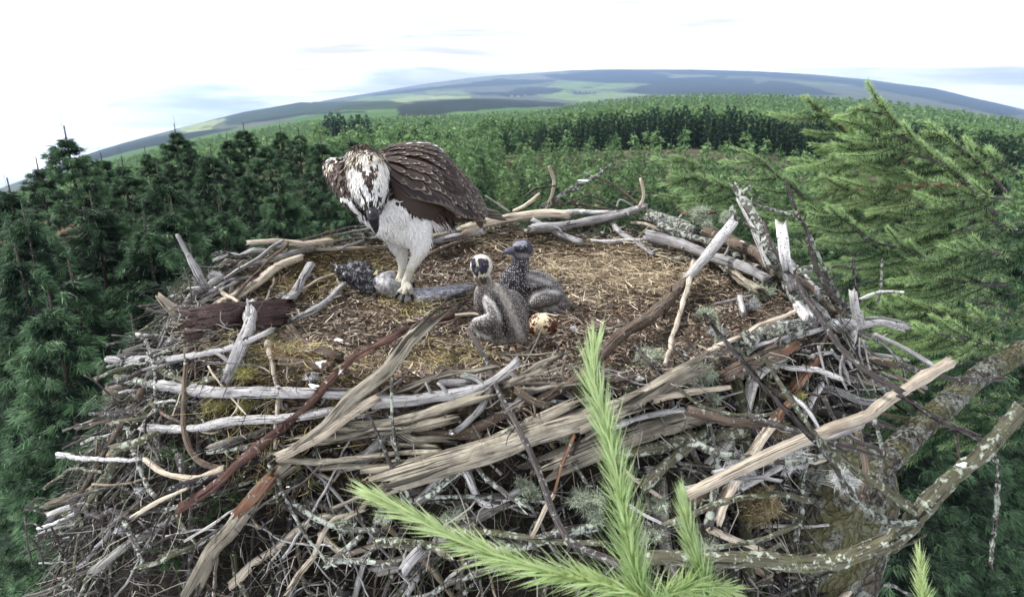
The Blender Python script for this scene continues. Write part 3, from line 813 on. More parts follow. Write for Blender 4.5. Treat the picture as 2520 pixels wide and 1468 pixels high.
straw('twig_tangle', 17000, lambda x, y, r: (r > .93) & (r < 1.5) & ((r < 1.1) | (x < .62)), [(.022, .019, .019), (.048, .044, .042), (.10, .095, .088), (.18, .17, .155), (.014, .012, .013), (.02, .032, .012)], (.03, .11), (.0012, .0038), 'fine dead twigs and rootlets packed into the outer wall of the nest', 'twigs', lift=.02, bend=.5)
# crumbs: bark chips and pale flecks
def chips(name, n, cols, sr, reg, lab, cat):
    x = NX + rn.uniform(-1, 1, n * 3); y = NY + rn.uniform(-.8, .8, n * 3); r_ = np.hypot((x - NX) / .88, (y - NY) / .70)
    ok = reg(x, y, r_); x = x[ok][:n]; y = y[ok][:n]; n = len(x)
    c = np.stack([x, y, H(x, y) + .003 + rn.random(n) * .004], 1); s = rn.uniform(*sr, (n, 1))
    a = rn.random(n) * 6.28; u = np.stack([np.cos(a), np.sin(a), rn.normal(0, .3, n)], 1); v = np.stack([-np.sin(a), np.cos(a), rn.normal(0, .3, n)], 1) * rn.uniform(.3, .8, (n, 1))
    V = np.stack([c - u * s, c - v * s * rn.uniform(.6, 1.2, (n, 1)), c + u * s, c + v * s], 1).reshape(-1, 3)
    top = V.copy(); top[:, 2] += .002
    Q = np.arange(4 * n).reshape(-1, 4)
    C = np.repeat(np.array(cols)[rn.integers(0, len(cols), n)] * rn.uniform(.7, 1.25, (n, 1)), 4, 0)
    o = obj(name, mesh_np(name, V, Q, M_STRAW, col=C, smooth=False)); tag(o, lab, cat, kind='stuff')
chips('bark_crumbs', 9000, [(.09, .05, .035), (.15, .09, .06), (.22, .15, .10), (.05, .03, .025), (.28, .22, .16)], (.003, .010), lambda x, y, r: r < 1.05, 'small flakes of bark strewn over the nest floor', 'bark crumbs')
chips('bark_chips', 900, [(.07, .05, .042), (.13, .10, .085), (.20, .165, .14), (.30, .26, .22)], (.007, .018), lambda x, y, r: (r < 1.0) & (x < .35), 'larger curled chips of bark lying in the left and middle of the cup', 'bark chips')
chips('pale_flecks', 1500, [(.62, .60, .55), (.5, .47, .42), (.75, .75, .74)], (.0015, .005), lambda x, y, r: r < 1.25, 'pale flecks of dropping and scale scattered over the nest', 'flecks')

# ------------------------------------------------------------------ sticks
rs = np.random.default_rng(5)
STICKS = []
def pts3(tg, pts, dz, F0=None):
    out = []; Yb = None
    for q in pts:
        x, y = cv(tg, q[0], q[1]) if not (len(q) > 3) else cv(q[3], q[0], q[1])
        if len(q) < 3 or q[2] is None:
            p_ = hit(x, y, dz)
            if Yb is None: Yb = p_[1]
        else:
            if Yb is None: Yb = 0.0
            p_ = atY(x, y, Yb + q[2])
        out.append(p_)
    return np.array(out)
def stick_mesh(P, w, mat, ridge=None, jag=1.0, taper=.8, wob=.25, flat=1.0, w2=None, rough=.10):
    dep = P[:, 1] * CP + (CZ - P[:, 2]) * SP
    n = len(P); f = np.linspace(0, 1, n)
    wd = w * (1 - (1 - (taper if w2 is None else w2 / w)) * f)
    rad = wd * dep / FPX / 2
    if ridge is None: ridge = {'tan': .16, 'grey': .07, 'white': .09, 'pale': .07, 'rot': .18}.get(mat, .05)
    if mat == 'tan': wob = max(wob, .5); jag = max(jag, 1.8)
    segs = 16 if w > 22 else (10 if w > 9 else 7)
    s = Soup(); V, T, Q, U = tube(P, rad, rs, segs, ridge=ridge, jag=jag * (3 if mat in ('tan', 'rot') else 1.2), wob=wob, flat=flat, rough=rough)
    s.add(V, T, Q, U); return s, P[0]
def S(tg, mat, w, pts, label, dz=.012, nm=None, cat=None, group=None, parent=None, knots=True, **k):
    P = pts3(tg, pts, dz + w * .0006)
    s, o0 = stick_mesh(P, w, mat, **k)
    if knots and w > 7 and mat in ('lich', 'dark', 'brown', 'moss', 'red', 'grey'):
        C, ln = resample(catmull(P, 8), 40); T_, N_, B_ = frames(C)
        for _ in range(int(2 + ln * 9)):
            i = rs.integers(2, 38); a = rs.random() * 6.28
            d = N_[i] * math.cos(a) + B_[i] * math.sin(a) + T_[i] * rs.normal(.4, .4)
            rr_ = w * depth(C[i]) / FPX / 2; l = rs.uniform(.6, 2.6) * rr_ + .006
            V, T, Q, U = tube([C[i], C[i] + d * l * .6, C[i] + d * l + rs.normal(0, .2, 3) * l], [rr_ * .4, rr_ * .3, rr_ * .18], rs, 5)
            s.add(V, T, Q, U)
    base = np.array(parent.location) if parent is not None else o0
    me = s.mesh(nm or 'stick', W_[mat], origin=base)
    if parent is not None:
        return obj(nm or 'fork', me, parent)
    o = obj(nm or {'tan': 'split_stick'}.get(mat, 'stick') if w > 9 else (nm or 'twig'), me)
    o.location = o0
    tag(o, label, cat or ('stick' if w > 9 else 'twig'), group)
    STICKS.append(o); return o
def K(parent, tg, mat, w, pts, nm='fork', dz=.012, **k): return S(tg, mat, w, pts, None, dz=dz, nm=nm, parent=parent, **k)

# --- back rim
S('TC', 'pale', 27, [(950, 1172), (1100, 1120), (1240, 1092), (1400, 1075), (1550, 1062), (1700, 1076)], 'thick pale peeled log with brown patches lying along the back rim', .05, jag=.8)
S('TC', 'grey', 23, [(1450, 1165), (1640, 1140), (1820, 1112), (2050, 1068), (2225, 1008)], 'long smooth grey log of the back rim pointing up to the right', .055, w2=18)
S('TC', 'white', 13, [(1640, 1052), (1850, 1052), (2110, 1062)], 'flat white stick behind the grey log of the back rim', .065)
S('TC', 'pale', 9, [(1535, 1035), (1578, 930, 0), (1592, 830, .01), (1562, 728, .0)], 'bent tan stick standing upright on the back rim', .05, w2=8)
S('TC', 'pale', 9, [(1318, 1045), (1420, 980, .0), (1492, 925, .0)], 'short tan twig leaning up right beside the tail of the osprey', .04)
b = S('TC', 'lich', 17, [(1530, 1015), (1640, 935, 0), (1750, 868, .02), (1870, 806, .05), (1950, 750, .06), (2002, 712, .06)], 'dark lichened branch rising from the back rim, tipped with a white splash', .05, w2=4)
K(b, 'TC', 'lich', 6, [(1870, 806, 2.62), (1835, 790, 2.62), (1812, 770, 2.62)], 'side_twig')
S('TC', 'brown', 7, [(2190, 992), (2100, 925, .02), (2000, 852, .02), (1880, 800, .0)], 'thin brown arch between the dark lichened branch and the upright peg', .06, w2=5)
S('TC', 'dark', 6, [(1395, 935, 2.6), (1480, 885, 2.6), (1600, 868, 2.6)], 'short dark twig with a white tip behind the bent tan stick')
S('TC', 'brown', 8, [(1600, 1000), (1720, 992, 0), (1850, 1010, 0), (2040, 1052, -.02)], 'brown twig lying flat behind the pale peeled log', .07)
S('TC', 'dark', 6, [(2050, 1030), (1900, 950, 0), (1840, 930, 0), (1690, 985, 0)], 'dark bowed twig over the back rim', .06)
S('TC', 'pale', 9, [(2198, 1005), (2222, 930, 0), (2200, 815, .0)], 'short tan peg standing at the end of the grey back log', .05)
S('TC', 'grey', 6, [(2030, 1050), (2052, 965, 0), (2110, 985, 0), (2175, 1030, 0)], 'small grey hooked twig left of the tan peg', .05)
S('TC', 'grey', 5, [(1285, 1045), (1200, 990, 0), (1115, 938, 0)], 'thin white twig sticking out just right of the tail feathers', .04)
S('TC', 'dark', 5, [(2080, 908, 2.7), (2200, 912, 2.7), (2320, 918, 2.7)], 'dark hair-thin twig behind the tan peg')
S('F', 'dark', 9, [(722, 602), (790, 578), (860, 560), (920, 556)], 'dark branch curving behind the osprey legs on the left back rim', .05)
S('O', 'pale', 10, [(60, 945), (300, 936), (500, 925), (650, 912)], 'pale knotty stick left of the osprey leg on the back rim', .03)
S('O', 'dark', 7, [(220, 882), (400, 858), (600, 868)], 'thin dark stick above the pale knotty stick', .06)
S('O', 'brown', 11, [(940, 990), (1100, 915), (1250, 860), (1400, 815)], 'brown stick pointing at the osprey leg from the right', .03)
S('O', 'grey', 18, [(970, 880), (1150, 842), (1370, 795)], 'grey log end under the tail of the osprey', .035)
S('O', 'tan', 14, [(980, 850), (1180, 800), (1300, 760)], 'weathered split stick under the belly feathers of the osprey', .05)
S('TC', 'brown', 13, [(1240, 1165), (1500, 1190), (1800, 1150), (1990, 1120)], 'brown stick half sunk in the golden grass below the back logs', .02)
S('TC', 'grey', 15, [(1990, 1110), (2060, 1190), (2160, 1250), (2300, 1340)], 'grey stick running down from the back rim into the cup', .03)
# --- left rim
S('LM', 'grey', 19, [(1450, 510), (1345, 310, -.01), (1225, 95, -.02)], 'stout grey peg leaning left above the left rim', .02, w2=10)
S('LM', 'grey', 10, [(1600, 432), (1800, 305, .04), (2052, 135, .08)], 'upper of two long grey sticks fanning out over the left back rim', .03)
S('LM', 'brown', 10, [(1630, 612), (1800, 435), (1950, 285, .2), (2090, 158, .28)], 'lower of two long sticks fanning out over the left back rim, brownish', .05)
S('LM', 'grey', 6, [(1618, 392, 1.98), (1742, 290, 2.0)], 'short thin stick beside the upper fanning stick')
S('LM', 'pale', 24, [(1540, 660), (1700, 580), (1830, 470), (1990, 345), (2180, 280)], 'thick curved pale branch forming the left back rim', .02, w2=20)
S('LM', 'grey', 8, [(1480, 535), (1650, 442), (1840, 418)], 'grey twig arched above the thick curved pale branch', .04)
S('LM', 'grey', 10, [(1250, 730), (1500, 560), (1700, 450)], 'straight grey stick left of the thick curved pale branch', .03)
S('LM', 'dark', 8, [(1180, 800), (1350, 700), (1560, 535)], 'dark stick under the straight grey stick on the left rim', .01)
S('LM', 'moss', 5, [(1335, 630), (1322, 480, 0), (1278, 350, 0)], 'thin green twig standing by the stout grey peg', .02)
b = S('LM', 'pale', 32, [(1215, 700), (1150, 640, 0), (1078, 568, 0)], 'short snapped orange stub at the far left rim', .02, w2=13, ridge=.2, jag=1)
S('LM', 'dark', 5, [(1090, 632, 1.62), (1000, 640, 1.62), (925, 645, 1.62)], 'thin twig poking left below the snapped orange stub')
S('LM', 'dark', 5, [(1150, 720, 1.6), (1060, 690, 1.6), (985, 662, 1.6)], 'lower thin twig poking left below the snapped orange stub')
S('LM', 'moss', 6, [(1010, 925), (1075, 795, 0), (1180, 712, 0), (1290, 770)], 'thin hoop of twig at the far left rim', .03)
S('LM', 'dark', 6, [(1700, 575), (1820, 615), (2050, 625), (2310, 640)], 'dark twig lying across the top of the reddish bark slab', .03)
S('LM', 'grey', 30, [(1620, 1170), (1700, 950), (1760, 800), (1805, 640)], 'split grey stake lying upright across the reddish bark slab', .035, ridge=.2, jag=2)
S('LM', 'tan', 12, [(1770, 900), (1815, 780), (1850, 650)], 'narrow splinter beside the split grey stake', .035)
S('LM', 'grey', 19, [(685, 1065), (1000, 1062), (1260, 1045), (1480, 1012), (1700, 955), (1965, 830)], 'long grey pole jutting out left over the trees', .05, w2=15)
S('LM', 'moss', 18, [(1070, 1118), (1200, 1195), (1350, 1262), (1500, 1205), (1620, 1120)], 'curved mossy stick sagging under the long grey pole', .03)
S('F', 'brown', 15, [(462, 858), (457, 901), (451, 958), (453, 1033), (465, 1096), (491, 1133), (545, 1150)], 'brown hooked stick hanging down the left outer wall', .06, w2=14)
S('F', 'grey', 29, [(405, 950), (520, 962), (640, 966), (770, 966), (880, 970)], 'long smooth grey log across the left front rim', .03, w2=27, wob=.15)
S('LM', 'lich', 22, [(780, 1220), (950, 1242), (1160, 1285)], 'rough lichened log butt at the left front corner', .03)
S('LM', 'lich', 10, [(935, 868), (1000, 965), (1040, 1120), (1055, 1300), (1050, 1500)], 'crooked lichen crusted twig running down the left wall', .07)
S('F', 'pale', 6, [(513, 901), (554, 958), (586, 996), (610, 1024)], 'thin yellow stalk slanting over the smooth grey log', .06)
b = S('LM', 'dark', 5, [(775, 1410, 1.25), (590, 1240, 1.25), (498, 1185, 1.25)], 'forked bare twig reaching left out of the front corner')
K(b, 'LM', 'dark', 4, [(590, 1240, 1.25), (615, 1170, 1.25), (655, 1095, 1.25)])
b = S('LM', 'grey', 24, [(2060, 625), (2140, 540), (2200, 450), (2262, 320)], 'whitish forked stick inside the cup right of the bark slab', .02)
K(b, 'LM', 'grey', 11, [(2200, 450), (2270, 400), (2310, 440)])
S('LM', 'grey', 16, [(2120, 755), (2350, 640), (2530, 465)], 'grey stick slanting up towards the dead fish', .02)
S('LM', 'tan', 8, [(1915, 615), (1950, 520), (1985, 440)], 'short yellowish splinter above the bark slab', .03)
S('LM', 'pale', 8, [(2200, 520), (2350, 430), (2450, 400)], 'pale splinter below the back rim on the left', .02)
# bark slab and chunks
b = S('LM', 'slab', 76, [(1420, 775), (1560, 745), (1720, 728), (1880, 715), (2015, 700)], 'broad slab of reddish brown bark lying in the left of the nest', .0, nm='bark_slab', cat='bark', flat=.13, ridge=.05, taper=1.0, jag=1.2, wob=.1, knots=False)
S('LM', 'brown', 36, [(2125, 870), (2220, 960), (2330, 1010), (2490, 1050)], 'curled dark bark chunk in the left centre of the nest', .0, nm='bark_chunk', cat='bark', flat=.5, ridge=.22)
S('LM', 'brown', 34, [(2060, 1085), (2200, 1120), (2330, 1130), (2440, 1110)], 'lower dark bark chunk beside the reddish branch', .0, nm='bark_chunk', cat='bark', flat=.5, ridge=.25)
# --- front left
S('LB', 'white', 22, [(955, 308), (1200, 322), (1420, 305), (1620, 262), (1850, 245), (2100, 238), (2350, 195), (2500, 160)], 'long whitish log of the second layer on the left front', .04, w2=24)
b = S('F', 'red', 19, [(1112, 772), (1050, 790), (990, 818), (930, 850), (880, 880), (820, 930), (770, 980), (700, 1042), (640, 1095), (590, 1140), (535, 1190), (440, 1245)], 'long reddish brown branch slanting across the whole left front', .085, w2=24, wob=.5)
K(b, 'F', 'rot', 12, [(905, 866), (860, 890), (825, 905)], 'broken_stub', dz=.1)
S('F', 'pale', 9, [(1105, 775), (1160, 771), (1180, 775)], 'pale tip stick touching the upper end of the reddish branch', .08)
S('LB', 'dark', 15, [(1150, 950), (1030, 965), (900, 985), (700, 950), (570, 1000), (460, 955), (420, 900)], 'dark knobbly branch with white stains at the lower left', .06, wob=.8)
S('LB', 'brown', 15, [(955, 30), (900, 130), (800, 270), (700, 420), (600, 600), (500, 770), (440, 880)], 'dark brown stick sloping down the left outer wall', .07)
S('LB', 'moss', 30, [(825, 460), (760, 580), (690, 690), (600, 830), (520, 940)], 'thick mossy rotten pole propped on the left outer wall', .04, ridge=.15)
S('LB', 'white', 14, [(298, 520), (480, 547), (700, 562), (940, 548)], 'white stick sticking out at the lower left', .08, w2=11)
S('LB', 'pale', 15, [(970, 568), (1080, 642), (1200, 690), (1350, 702), (1500, 660), (1590, 632)], 'pale curved stick sagging below the brown hooked stick', .07, w2=18)
S('LB', 'pale', 11, [(868, 1010), (1080, 882), (1310, 778)], 'whittled pale stick with a white point at the lower left', .09)
S('LB', 'moss', 9, [(190, 780), (300, 700), (410, 628), (640, 655)], 'bent mossy twig below the white stick at the lower left', .1)
S('LB', 'dark', 19, [(205, 1055), (310, 985), (420, 895)], 'dark stub with a white splash near the left bottom corner', .05)
S('LB', 'white', 9, [(140, 1092), (300, 1040), (435, 965)], 'white twig end under the dark stub near the bottom left', .07)
S('F', 'tan', 40, [(491, 1385), (523, 1332), (570, 1290), (605, 1247), (649, 1190), (700, 1150)], 'thick peeled branch coming up out of the left front', .03, ridge=.06, taper=.95)
S('LB', 'rot', 30, [(1730, 960), (1810, 850), (1900, 760), (1960, 695)], 'rust red bark remnant on the thick peeled branch', .075, taper=.8)
S('LB', 'lich', 10, [(1940, 598), (2010, 720), (2100, 920), (2200, 1100), (2395, 1370)], 'lichened twig running down right of the thick peeled branch', .07)
S('F', 'lich', 16, [(722, 1238), (775, 1272), (838, 1300), (935, 1302)], 'very hairy lichened stick at the bottom left of centre', .06)
S('LB', 'dark', 6, [(1370, 1220), (1550, 1100), (1800, 980), (2000, 840), (2200, 740), (2350, 600)], 'long thin dark twig crossing the thick peeled branch', .1)
S('LB', 'dark', 6, [(1370, 1230), (1350, 1300), (1310, 1400)], 'thin dark twig dropping to the bottom edge', .08)
S('LB', 'lich', 14, [(820, 1050), (880, 1180), (940, 1300), (990, 1420)], 'whitish lichened stick near the bottom left edge', .06)
S('LB', 'moss', 13, [(480, 1000), (400, 1130), (330, 1230), (300, 1400)], 'mossy stick running off the bottom left edge', .05)
S('LB', 'moss', 10, [(490, 1050), (445, 1200), (420, 1420)], 'second mossy stick running off the bottom left edge', .05)
S('LB', 'dark', 7, [(1180, 980), (1120, 1130), (1100, 1300)], 'dark upright twig below the whittled pale stick', .07)
S('LB', 'grey', 6, [(1140, 1160), (1350, 1112), (1530, 1105)], 'short grey twig lying across at the lower left', .07)
S('LB', 'moss', 11, [(1215, 985), (1290, 1120), (1375, 1205)], 'mossy twig left of the thick peeled branch', .05)
S('LB', 'lich', 15, [(830, 300), (880, 450), (930, 620), (1000, 790), (1060, 860)], 'green lichened stick hanging behind the white stick', .05)
S('LB', 'dark', 8, [(970, 270), (990, 400), (1090, 570)], 'dark short twig below the lichened log butt', .08)
S('LB', 'brown', 10, [(1040, 130), (1150, 222), (1250, 270)], 'brown stub under the smooth grey log', .05)
S('LB', 'moss', 9, [(1410, 365), (1520, 400), (1620, 450)], 'olive stick under the long whitish log', .02)
S('LB', 'lich', 14, [(1480, 500), (1620, 480), (1780, 465)], 'knobbly grey stick meeting the reddish branch from the left', .04)
for i, pp in enumerate([[(40, 920), (150, 910), (350, 892), (500, 868)], [(40, 1062), (100, 1055), (170, 1090)], [(40, 1150), (110, 1200), (160, 1290), (180, 1400)], [(38, 1000), (50, 1200), (100, 1400)], [(80, 915), (120, 858), (200, 862)], [(200, 1110), (175, 1230), (160, 1320)], [(40, 950), (140, 960), (200, 1000)], [(240, 1080), (290, 1200), (340, 1290)], [(0, 1290), (60, 1250), (140, 1180)]]):
    S('LB', 'dark', 5, [(a, b_, 1.12 + .02 * i) for a, b_ in pp], 'wispy dark twig in the thin tangle at the bottom left corner', group='wispy twigs in the bottom left corner')
# --- front centre
S('CM', 'tan', 40, [(560, 1130), (830, 1095), (1080, 1000), (1300, 905), (1550, 800), (1765, 712)], 'upper of the two great split logs in the centre front', .06, w2=24, ridge=.2)
S('CM', 'tan', 58, [(700, 1190), (900, 1130), (1100, 1072), (1450, 985), (1800, 890), (2080, 800)], 'lower of the two great split logs in the centre front', .035, w2=44, ridge=.15)
S('CM', 'tan', 18, [(-260, 1110), (0, 1098), (300, 1072), (560, 1052), (830, 1046)], 'long thin split pole left of the great split logs', .06)
S('CM', 'tan', 13, [(0, 1160), (300, 1150), (620, 1160)], 'lower thin split pole left of the great split logs', .05)
S('CM', 'tan', 46, [(2040, 760), (2250, 650), (2480, 540), (2640, 470)], 'great split log right of the tall larch shoot', .05, ridge=.2)
S('CM', 'tan', 62, [(1880, 1090), (2100, 985), (2350, 870), (2720, 780)], 'massive cracked block of split wood right of the tall larch shoot', .01, ridge=.12)
S('CM', 'grey', 17, [(2040, 890), (2250, 805), (2450, 752), (2620, 735)], 'smooth grey stick lying on the massive cracked block', .065)
S('CM', 'tan', 34, [(140, 880), (350, 860), (560, 800), (800, 735), (1100, 655)], 'broad weathered plank left of the forked grey log', .035, ridge=.2)
S('CM', 'tan', 26, [(-120, 985), (150, 940), (450, 890), (640, 850), (860, 790)], 'lower weathered plank left of the forked grey log', .045, ridge=.2)
b = S('CM', 'grey', 30, [(380, 705), (560, 675), (780, 635), (1000, 612), (1160, 565), (1290, 475), (1395, 375)], 'forked whitish grey log in the middle of the front rim', .04, w2=22, wob=.4)
K(b, 'CM', 'grey', 20, [(1195, 590), (1140, 720), (1050, 820), (955, 895)], dz=.05, w2=13)
K(b, 'CM', 'grey', 16, [(1180, 560), (1100, 505), (1015, 480)], dz=.05)
S('CM', 'tan', 36, [(-60, 900), (120, 765), (300, 605), (430, 490), (560, 370), (700, 240)], 'frayed grey brown stake pointing up towards the chicks', .075, w2=34, ridge=.22, jag=3)
S('CM', 'pale', 26, [(-330, 1075), (-150, 985), (0, 900), (120, 820), (260, 722), (385, 650)], 'smooth pale log ending bluntly beside the frayed stake', .08, w2=25)
S('CM', 'brown', 30, [(640, 870), (760, 905), (900, 920), (1150, 935)], 'dark rotten stick hidden under the broad plank', .0)
S('CM', 'brown', 26, [(1410, 600), (1480, 650), (1560, 690), (1640, 712)], 'short brown stub with pale broken ends', .06)
S('CM', 'brown', 30, [(1550, 690), (1680, 600), (1830, 515), (1990, 410)], 'brown branch running behind the tall larch shoot', .03)
for i, (pp, w_) in enumerate([([(1290, 570), (1500, 480), (1720, 320)], 12), ([(1330, 560), (1560, 480), (1760, 360)], 11), ([(1380, 545), (1600, 430), (1700, 310)], 10), ([(1320, 528), (1500, 540), (1710, 558)], 10), ([(1420, 520), (1620, 470), (1800, 410)], 9), ([(1480, 450), (1580, 390), (1700, 350)], 9), ([(1450, 590), (1650, 570), (1860, 540)], 9)]):
    S('CM', 'tan', w_, pp, 'flat straw coloured splint in the bundle left of the tall larch shoot', .03 + .006 * i, group='splints in the bundle by the larch shoot')
S('CM', 'tan', 5, [(665, 605), (760, 530), (860, 445)], 'thin yellow stalk leaning on the front rim left of centre', .05)
S('CM', 'tan', 14, [(580, 570), (720, 520), (900, 470), (1240, 440)], 'pale bowed stick along the inner edge of the front rim', .03)
S('CM', 'grey', 22, [(850, 545), (980, 545), (1120, 545)], 'lilac grey log end in front of the pale bowed stick', .02)
S('CM', 'brown', 28, [(1000, 900), (1150, 840), (1350, 740), (1500, 690)], 'dark log in the gap above the great split logs', .01)
S('CM', 'tan', 14, [(520, 965), (640, 1000), (800, 1020)], 'splinter in the dark gap under the lower plank', .04)
S('CM', 'tan', 26, [(500, 900), (640, 950), (830, 965)], 'wedge of split wood in the dark gap under the lower plank', .02)
# standing twigs in front of the centre
S('CB', 'lich', 13, [(655, 600), (600, 470, .0), (545, 300, .02), (505, 80, .04), (490, -20, .05), (482, -180, .07), (480, -370, .09)], 'upright twig with a pale middle in front of the left centre', .05, w2=6)
S('CB', 'dark', 13, [(640, 640), (560, 480, 0), (480, 260, .02), (370, 20, .04), (300, -130, .05)], 'dark upright twig left of the pale-middled one', .05, w2=7)
S('CM', 'dark', 20, [(2160, 1880, .84), (1840, 1750, .88), (1740, 1640, .92), (1660, 1470, .95), (1600, 1280, .98), (1500, 1030, 1.03), (1400, 850, 1.08), (1265, 600, 1.15), (1160, 350, 1.23), (1055, 160, 1.3)], 'long smooth dark twig slanting up to the foot of the front chick', w2=13, knots=False, rough=.04)
b = S('CB', 'lich', 16, [(1360, 15), (1200, 110), (1100, 220), (950, 330), (800, 450), (670, 535)], 'lichened branch hanging from the great split logs', .09, w2=19)
S('CB', 'lich', 14, [(1080, 230), (1200, 375), (1350, 495), (1500, 570)], 'lichened twig with a peeled yellow end below the split logs', .08)
S('CB', 'pale', 12, [(1510, 772), (1600, 620), (1675, 480)], 'straight white stick at the bottom centre', .1)
S('CB', 'rot', 11, [(1675, 480), (1720, 300), (1765, 180), (1825, 50)], 'reddish upper piece above the straight white stick', .09)
S('CB', 'lich', 11, [(740, 490), (1000, 488), (1300, 500), (1620, 540)], 'long horizontal lichened stick in the bottom centre', .04)
S('CB', 'dark', 10, [(750, 530), (1000, 530), (1280, 545)], 'dark horizontal stick just below the long lichened one', .03)
S('CB', 'moss', 17, [(860, 745), (1150, 750), (1400, 780), (1650, 822), (2050, 832)], 'long mossy stick with white knobs near the bottom edge', .07)
S('CB', 'lich', 30, [(1250, 870), (1450, 850), (1650, 800), (1990, 725)], 'thick rough branch behind the mossy stick at the bottom', .03)
S('CB', 'tan', 11, [(100, 562), (300, 480), (550, 390), (800, 308)], 'straight tan cane below the long split poles', .06)
S('CB', 'tan', 9, [(100, 672), (180, 630), (270, 590)], 'short tan cane at the tip of the left larch shoot', .05)
S('CB', 'grey', 26, [(585, 1020), (640, 935), (700, 880)], 'pale grey stub at the bottom edge under the larch shoot', .05)
S('CB', 'moss', 24, [(370, 800), (520, 830), (750, 855), (920, 940)], 'dark mossy stick beside the larch shoot at the bottom', .04)
S('CB', 'lich', 16, [(0, 1000), (140, 890), (270, 790)], 'lichened stick slanting up at the bottom, left of the larch shoot', .06)
S('CB', 'lich', 16, [(30, 965), (300, 962), (540, 985)], 'lichened stick lying flat along the bottom edge', .04)
S('CB', 'pale', 10, [(2190, 305), (2330, 415), (2460, 500)], 'tan stick right of the tall larch shoot', .06)
S('CB', 'white', 10, [(2235, 560), (2350, 632), (2475, 690)], 'white peeled twig right of the tall larch shoot', .09)
S('CB', 'dark', 9, [(1750, 280), (1850, 110), (1880, 20)], 'dark twig beside the reddish piece in the bottom centre', .07)
S('CB', 'lich', 12, [(1800, 190), (1850, 300), (1930, 420)], 'lichen shaggy twig left of the tall larch shoot', .07)
# --- right
S('F', 'brown', 32, [(1478, 872), (1540, 820), (1600, 775), (1650, 730), (1694, 684)], 'rough brown lower length of the long branch on the right of the cup', .035, w2=30)
S('RM', 'white', 27, [(232, 708), (385, 530, .06), (535, 335, .12)], 'smooth white board-like branch end rising on the right', .05, w2=30, flat=.75, wob=.05)
S('RM', 'pale', 14, [(272, 600), (232, 780), (160, 1010), (88, 1265)], 'thin pale stick hanging down below the white branch end', .06)
S('RM', 'grey', 26, [(-10, 425), (200, 480), (420, 558), (620, 630), (780, 705)], 'long grey branch along the right back rim', .045, w2=24)
S('RM', 'tan', 24, [(400, 570), (540, 670), (700, 790)], 'split grey wood below the long grey branch on the right rim', .025, ridge=.2)
S('RM', 'brown', 34, [(370, 400), (540, 465), (680, 540), (830, 665)], 'thick brown log behind the long grey branch on the right rim', .05)
S('RM', 'lich', 24, [(80, 370), (260, 440), (420, 480)], 'lichened log end on the right back rim', .05)
S('RM', 'lich', 34, [(-20, 290), (120, 330), (280, 400)], 'crusty lichen covered log at the back right corner', .05)
S('RM', 'brown', 12, [(210, 280), (300, 270), (420, 265)], 'brown stick lying behind the lichen covered log', .07)
S('RM', 'lich', 33, [(1000, 900), (880, 700), (800, 560, .06), (700, 350, .12), (620, 210, .16), (545, 85, .2)], 'tall broken log with dark lichened bark on the right rim', .04, w2=18)
S('RM', 'white', 27, [(770, 620, 1.72), (690, 440, 1.75), (640, 320, 1.78), (575, 180, 1.82)], 'white peeled strip beside the tall broken log', w2=16, flat=.5)
S('RM', 'white', 26, [(1020, 970), (940, 790), (882, 600, .0), (868, 370, .03)], 'white split post standing right of the tall broken log', .04, w2=23, ridge=.2, jag=2)
S('RM', 'grey', 20, [(950, 690), (1060, 850), (1160, 960)], 'split grey fibres below the white post', .03, ridge=.2)
S('RM', 'white', 13, [(1150, 960), (1110, 860), (1085, 770, 0)], 'short white blade of wood right of the white post', .03, ridge=.2)
S('RM', 'lich', 20, [(940, 668), (1070, 628)], 'stubby lichened branch across the white post', .07)
S('RM', 'dark', 15, [(1215, 865), (1110, 690, .02), (1045, 520, .03), (1012, 370, .04), (960, 285, .05), (890, 50, .07)], 'tall dark twig rising highest on the right rim', .03, w2=7)
S('RM', 'lich', 13, [(1275, 890), (1180, 740, .0), (1100, 560, .0), (1040, 420, .0)], 'lichened twig close behind the tall dark twig', .03, w2=7)
S('RM', 'lich', 9, [(965, 295, 1.9), (800, 252, 1.92), (650, 205, 1.94)], 'lichened side twig running left from the tall dark twig')
b = S('RM', 'white', 37, [(950, 1015, .0 + 1.5), (1150, 1012, 1.5), (1350, 1003, 1.5), (1500, 985, 1.5), (1645, 1025, 1.5)], 'chunky white snag lying level at the right rim', w2=18, ridge=.2, jag=2)
K(b, 'RM', 'white', 22, [(1350, 990, 1.5), (1335, 900, 1.5), (1315, 790, 1.5)], ridge=.15)
K(b, 'RM', 'white', 19, [(1345, 1010, 1.5), (1325, 1100, 1.48), (1305, 1230, 1.46)], ridge=.1)
S('RM', 'white', 8, [(1380, 840, 1.55), (1480, 793, 1.55), (1655, 788, 1.55)], 'slim white curved twig above the white snag')
S('RM', 'grey', 13, [(1470, 1070, 1.45), (1650, 1150, 1.43), (1850, 1275, 1.4)], 'grey stick sloping down right of the white snag')
S('RM', 'dark', 6, [(1120, 665, 1.7), (1220, 620, 1.72), (1380, 640, 1.75)], 'thin dark twig above the white snag')
S('RM', 'dark', 8, [(1370, 850, 1.6), (1335, 700, 1.6), (1325, 560, 1.6)], 'short dark spike standing in front of the larch')
S('RM', 'lich', 7, [(1495, 850, 1.7), (1512, 700, 1.7), (1515, 575, 1.7)], 'thin lichened spike right of the short dark spike')
S('RM', 'dark', 17, [(1640, 1450, 1.02), (1400, 1290, 1.06), (1200, 1100, 1.14), (1080, 920, 1.24), (960, 740, 1.36), (840, 580, 1.46), (735, 340, 1.6)], 'long dark arching twig crossing the right rim', w2=9, rough=.05)
S('RM', 'lich', 54, [(570, 1120), (720, 1070), (860, 1045), (980, 1040)], 'fat lichen crusted log butt on the right side', .01, ridge=.12)
S('RM', 'brown', 38, [(470, 1350), (620, 1275), (800, 1210)], 'brown barked log below the lichen crusted butt', .02)
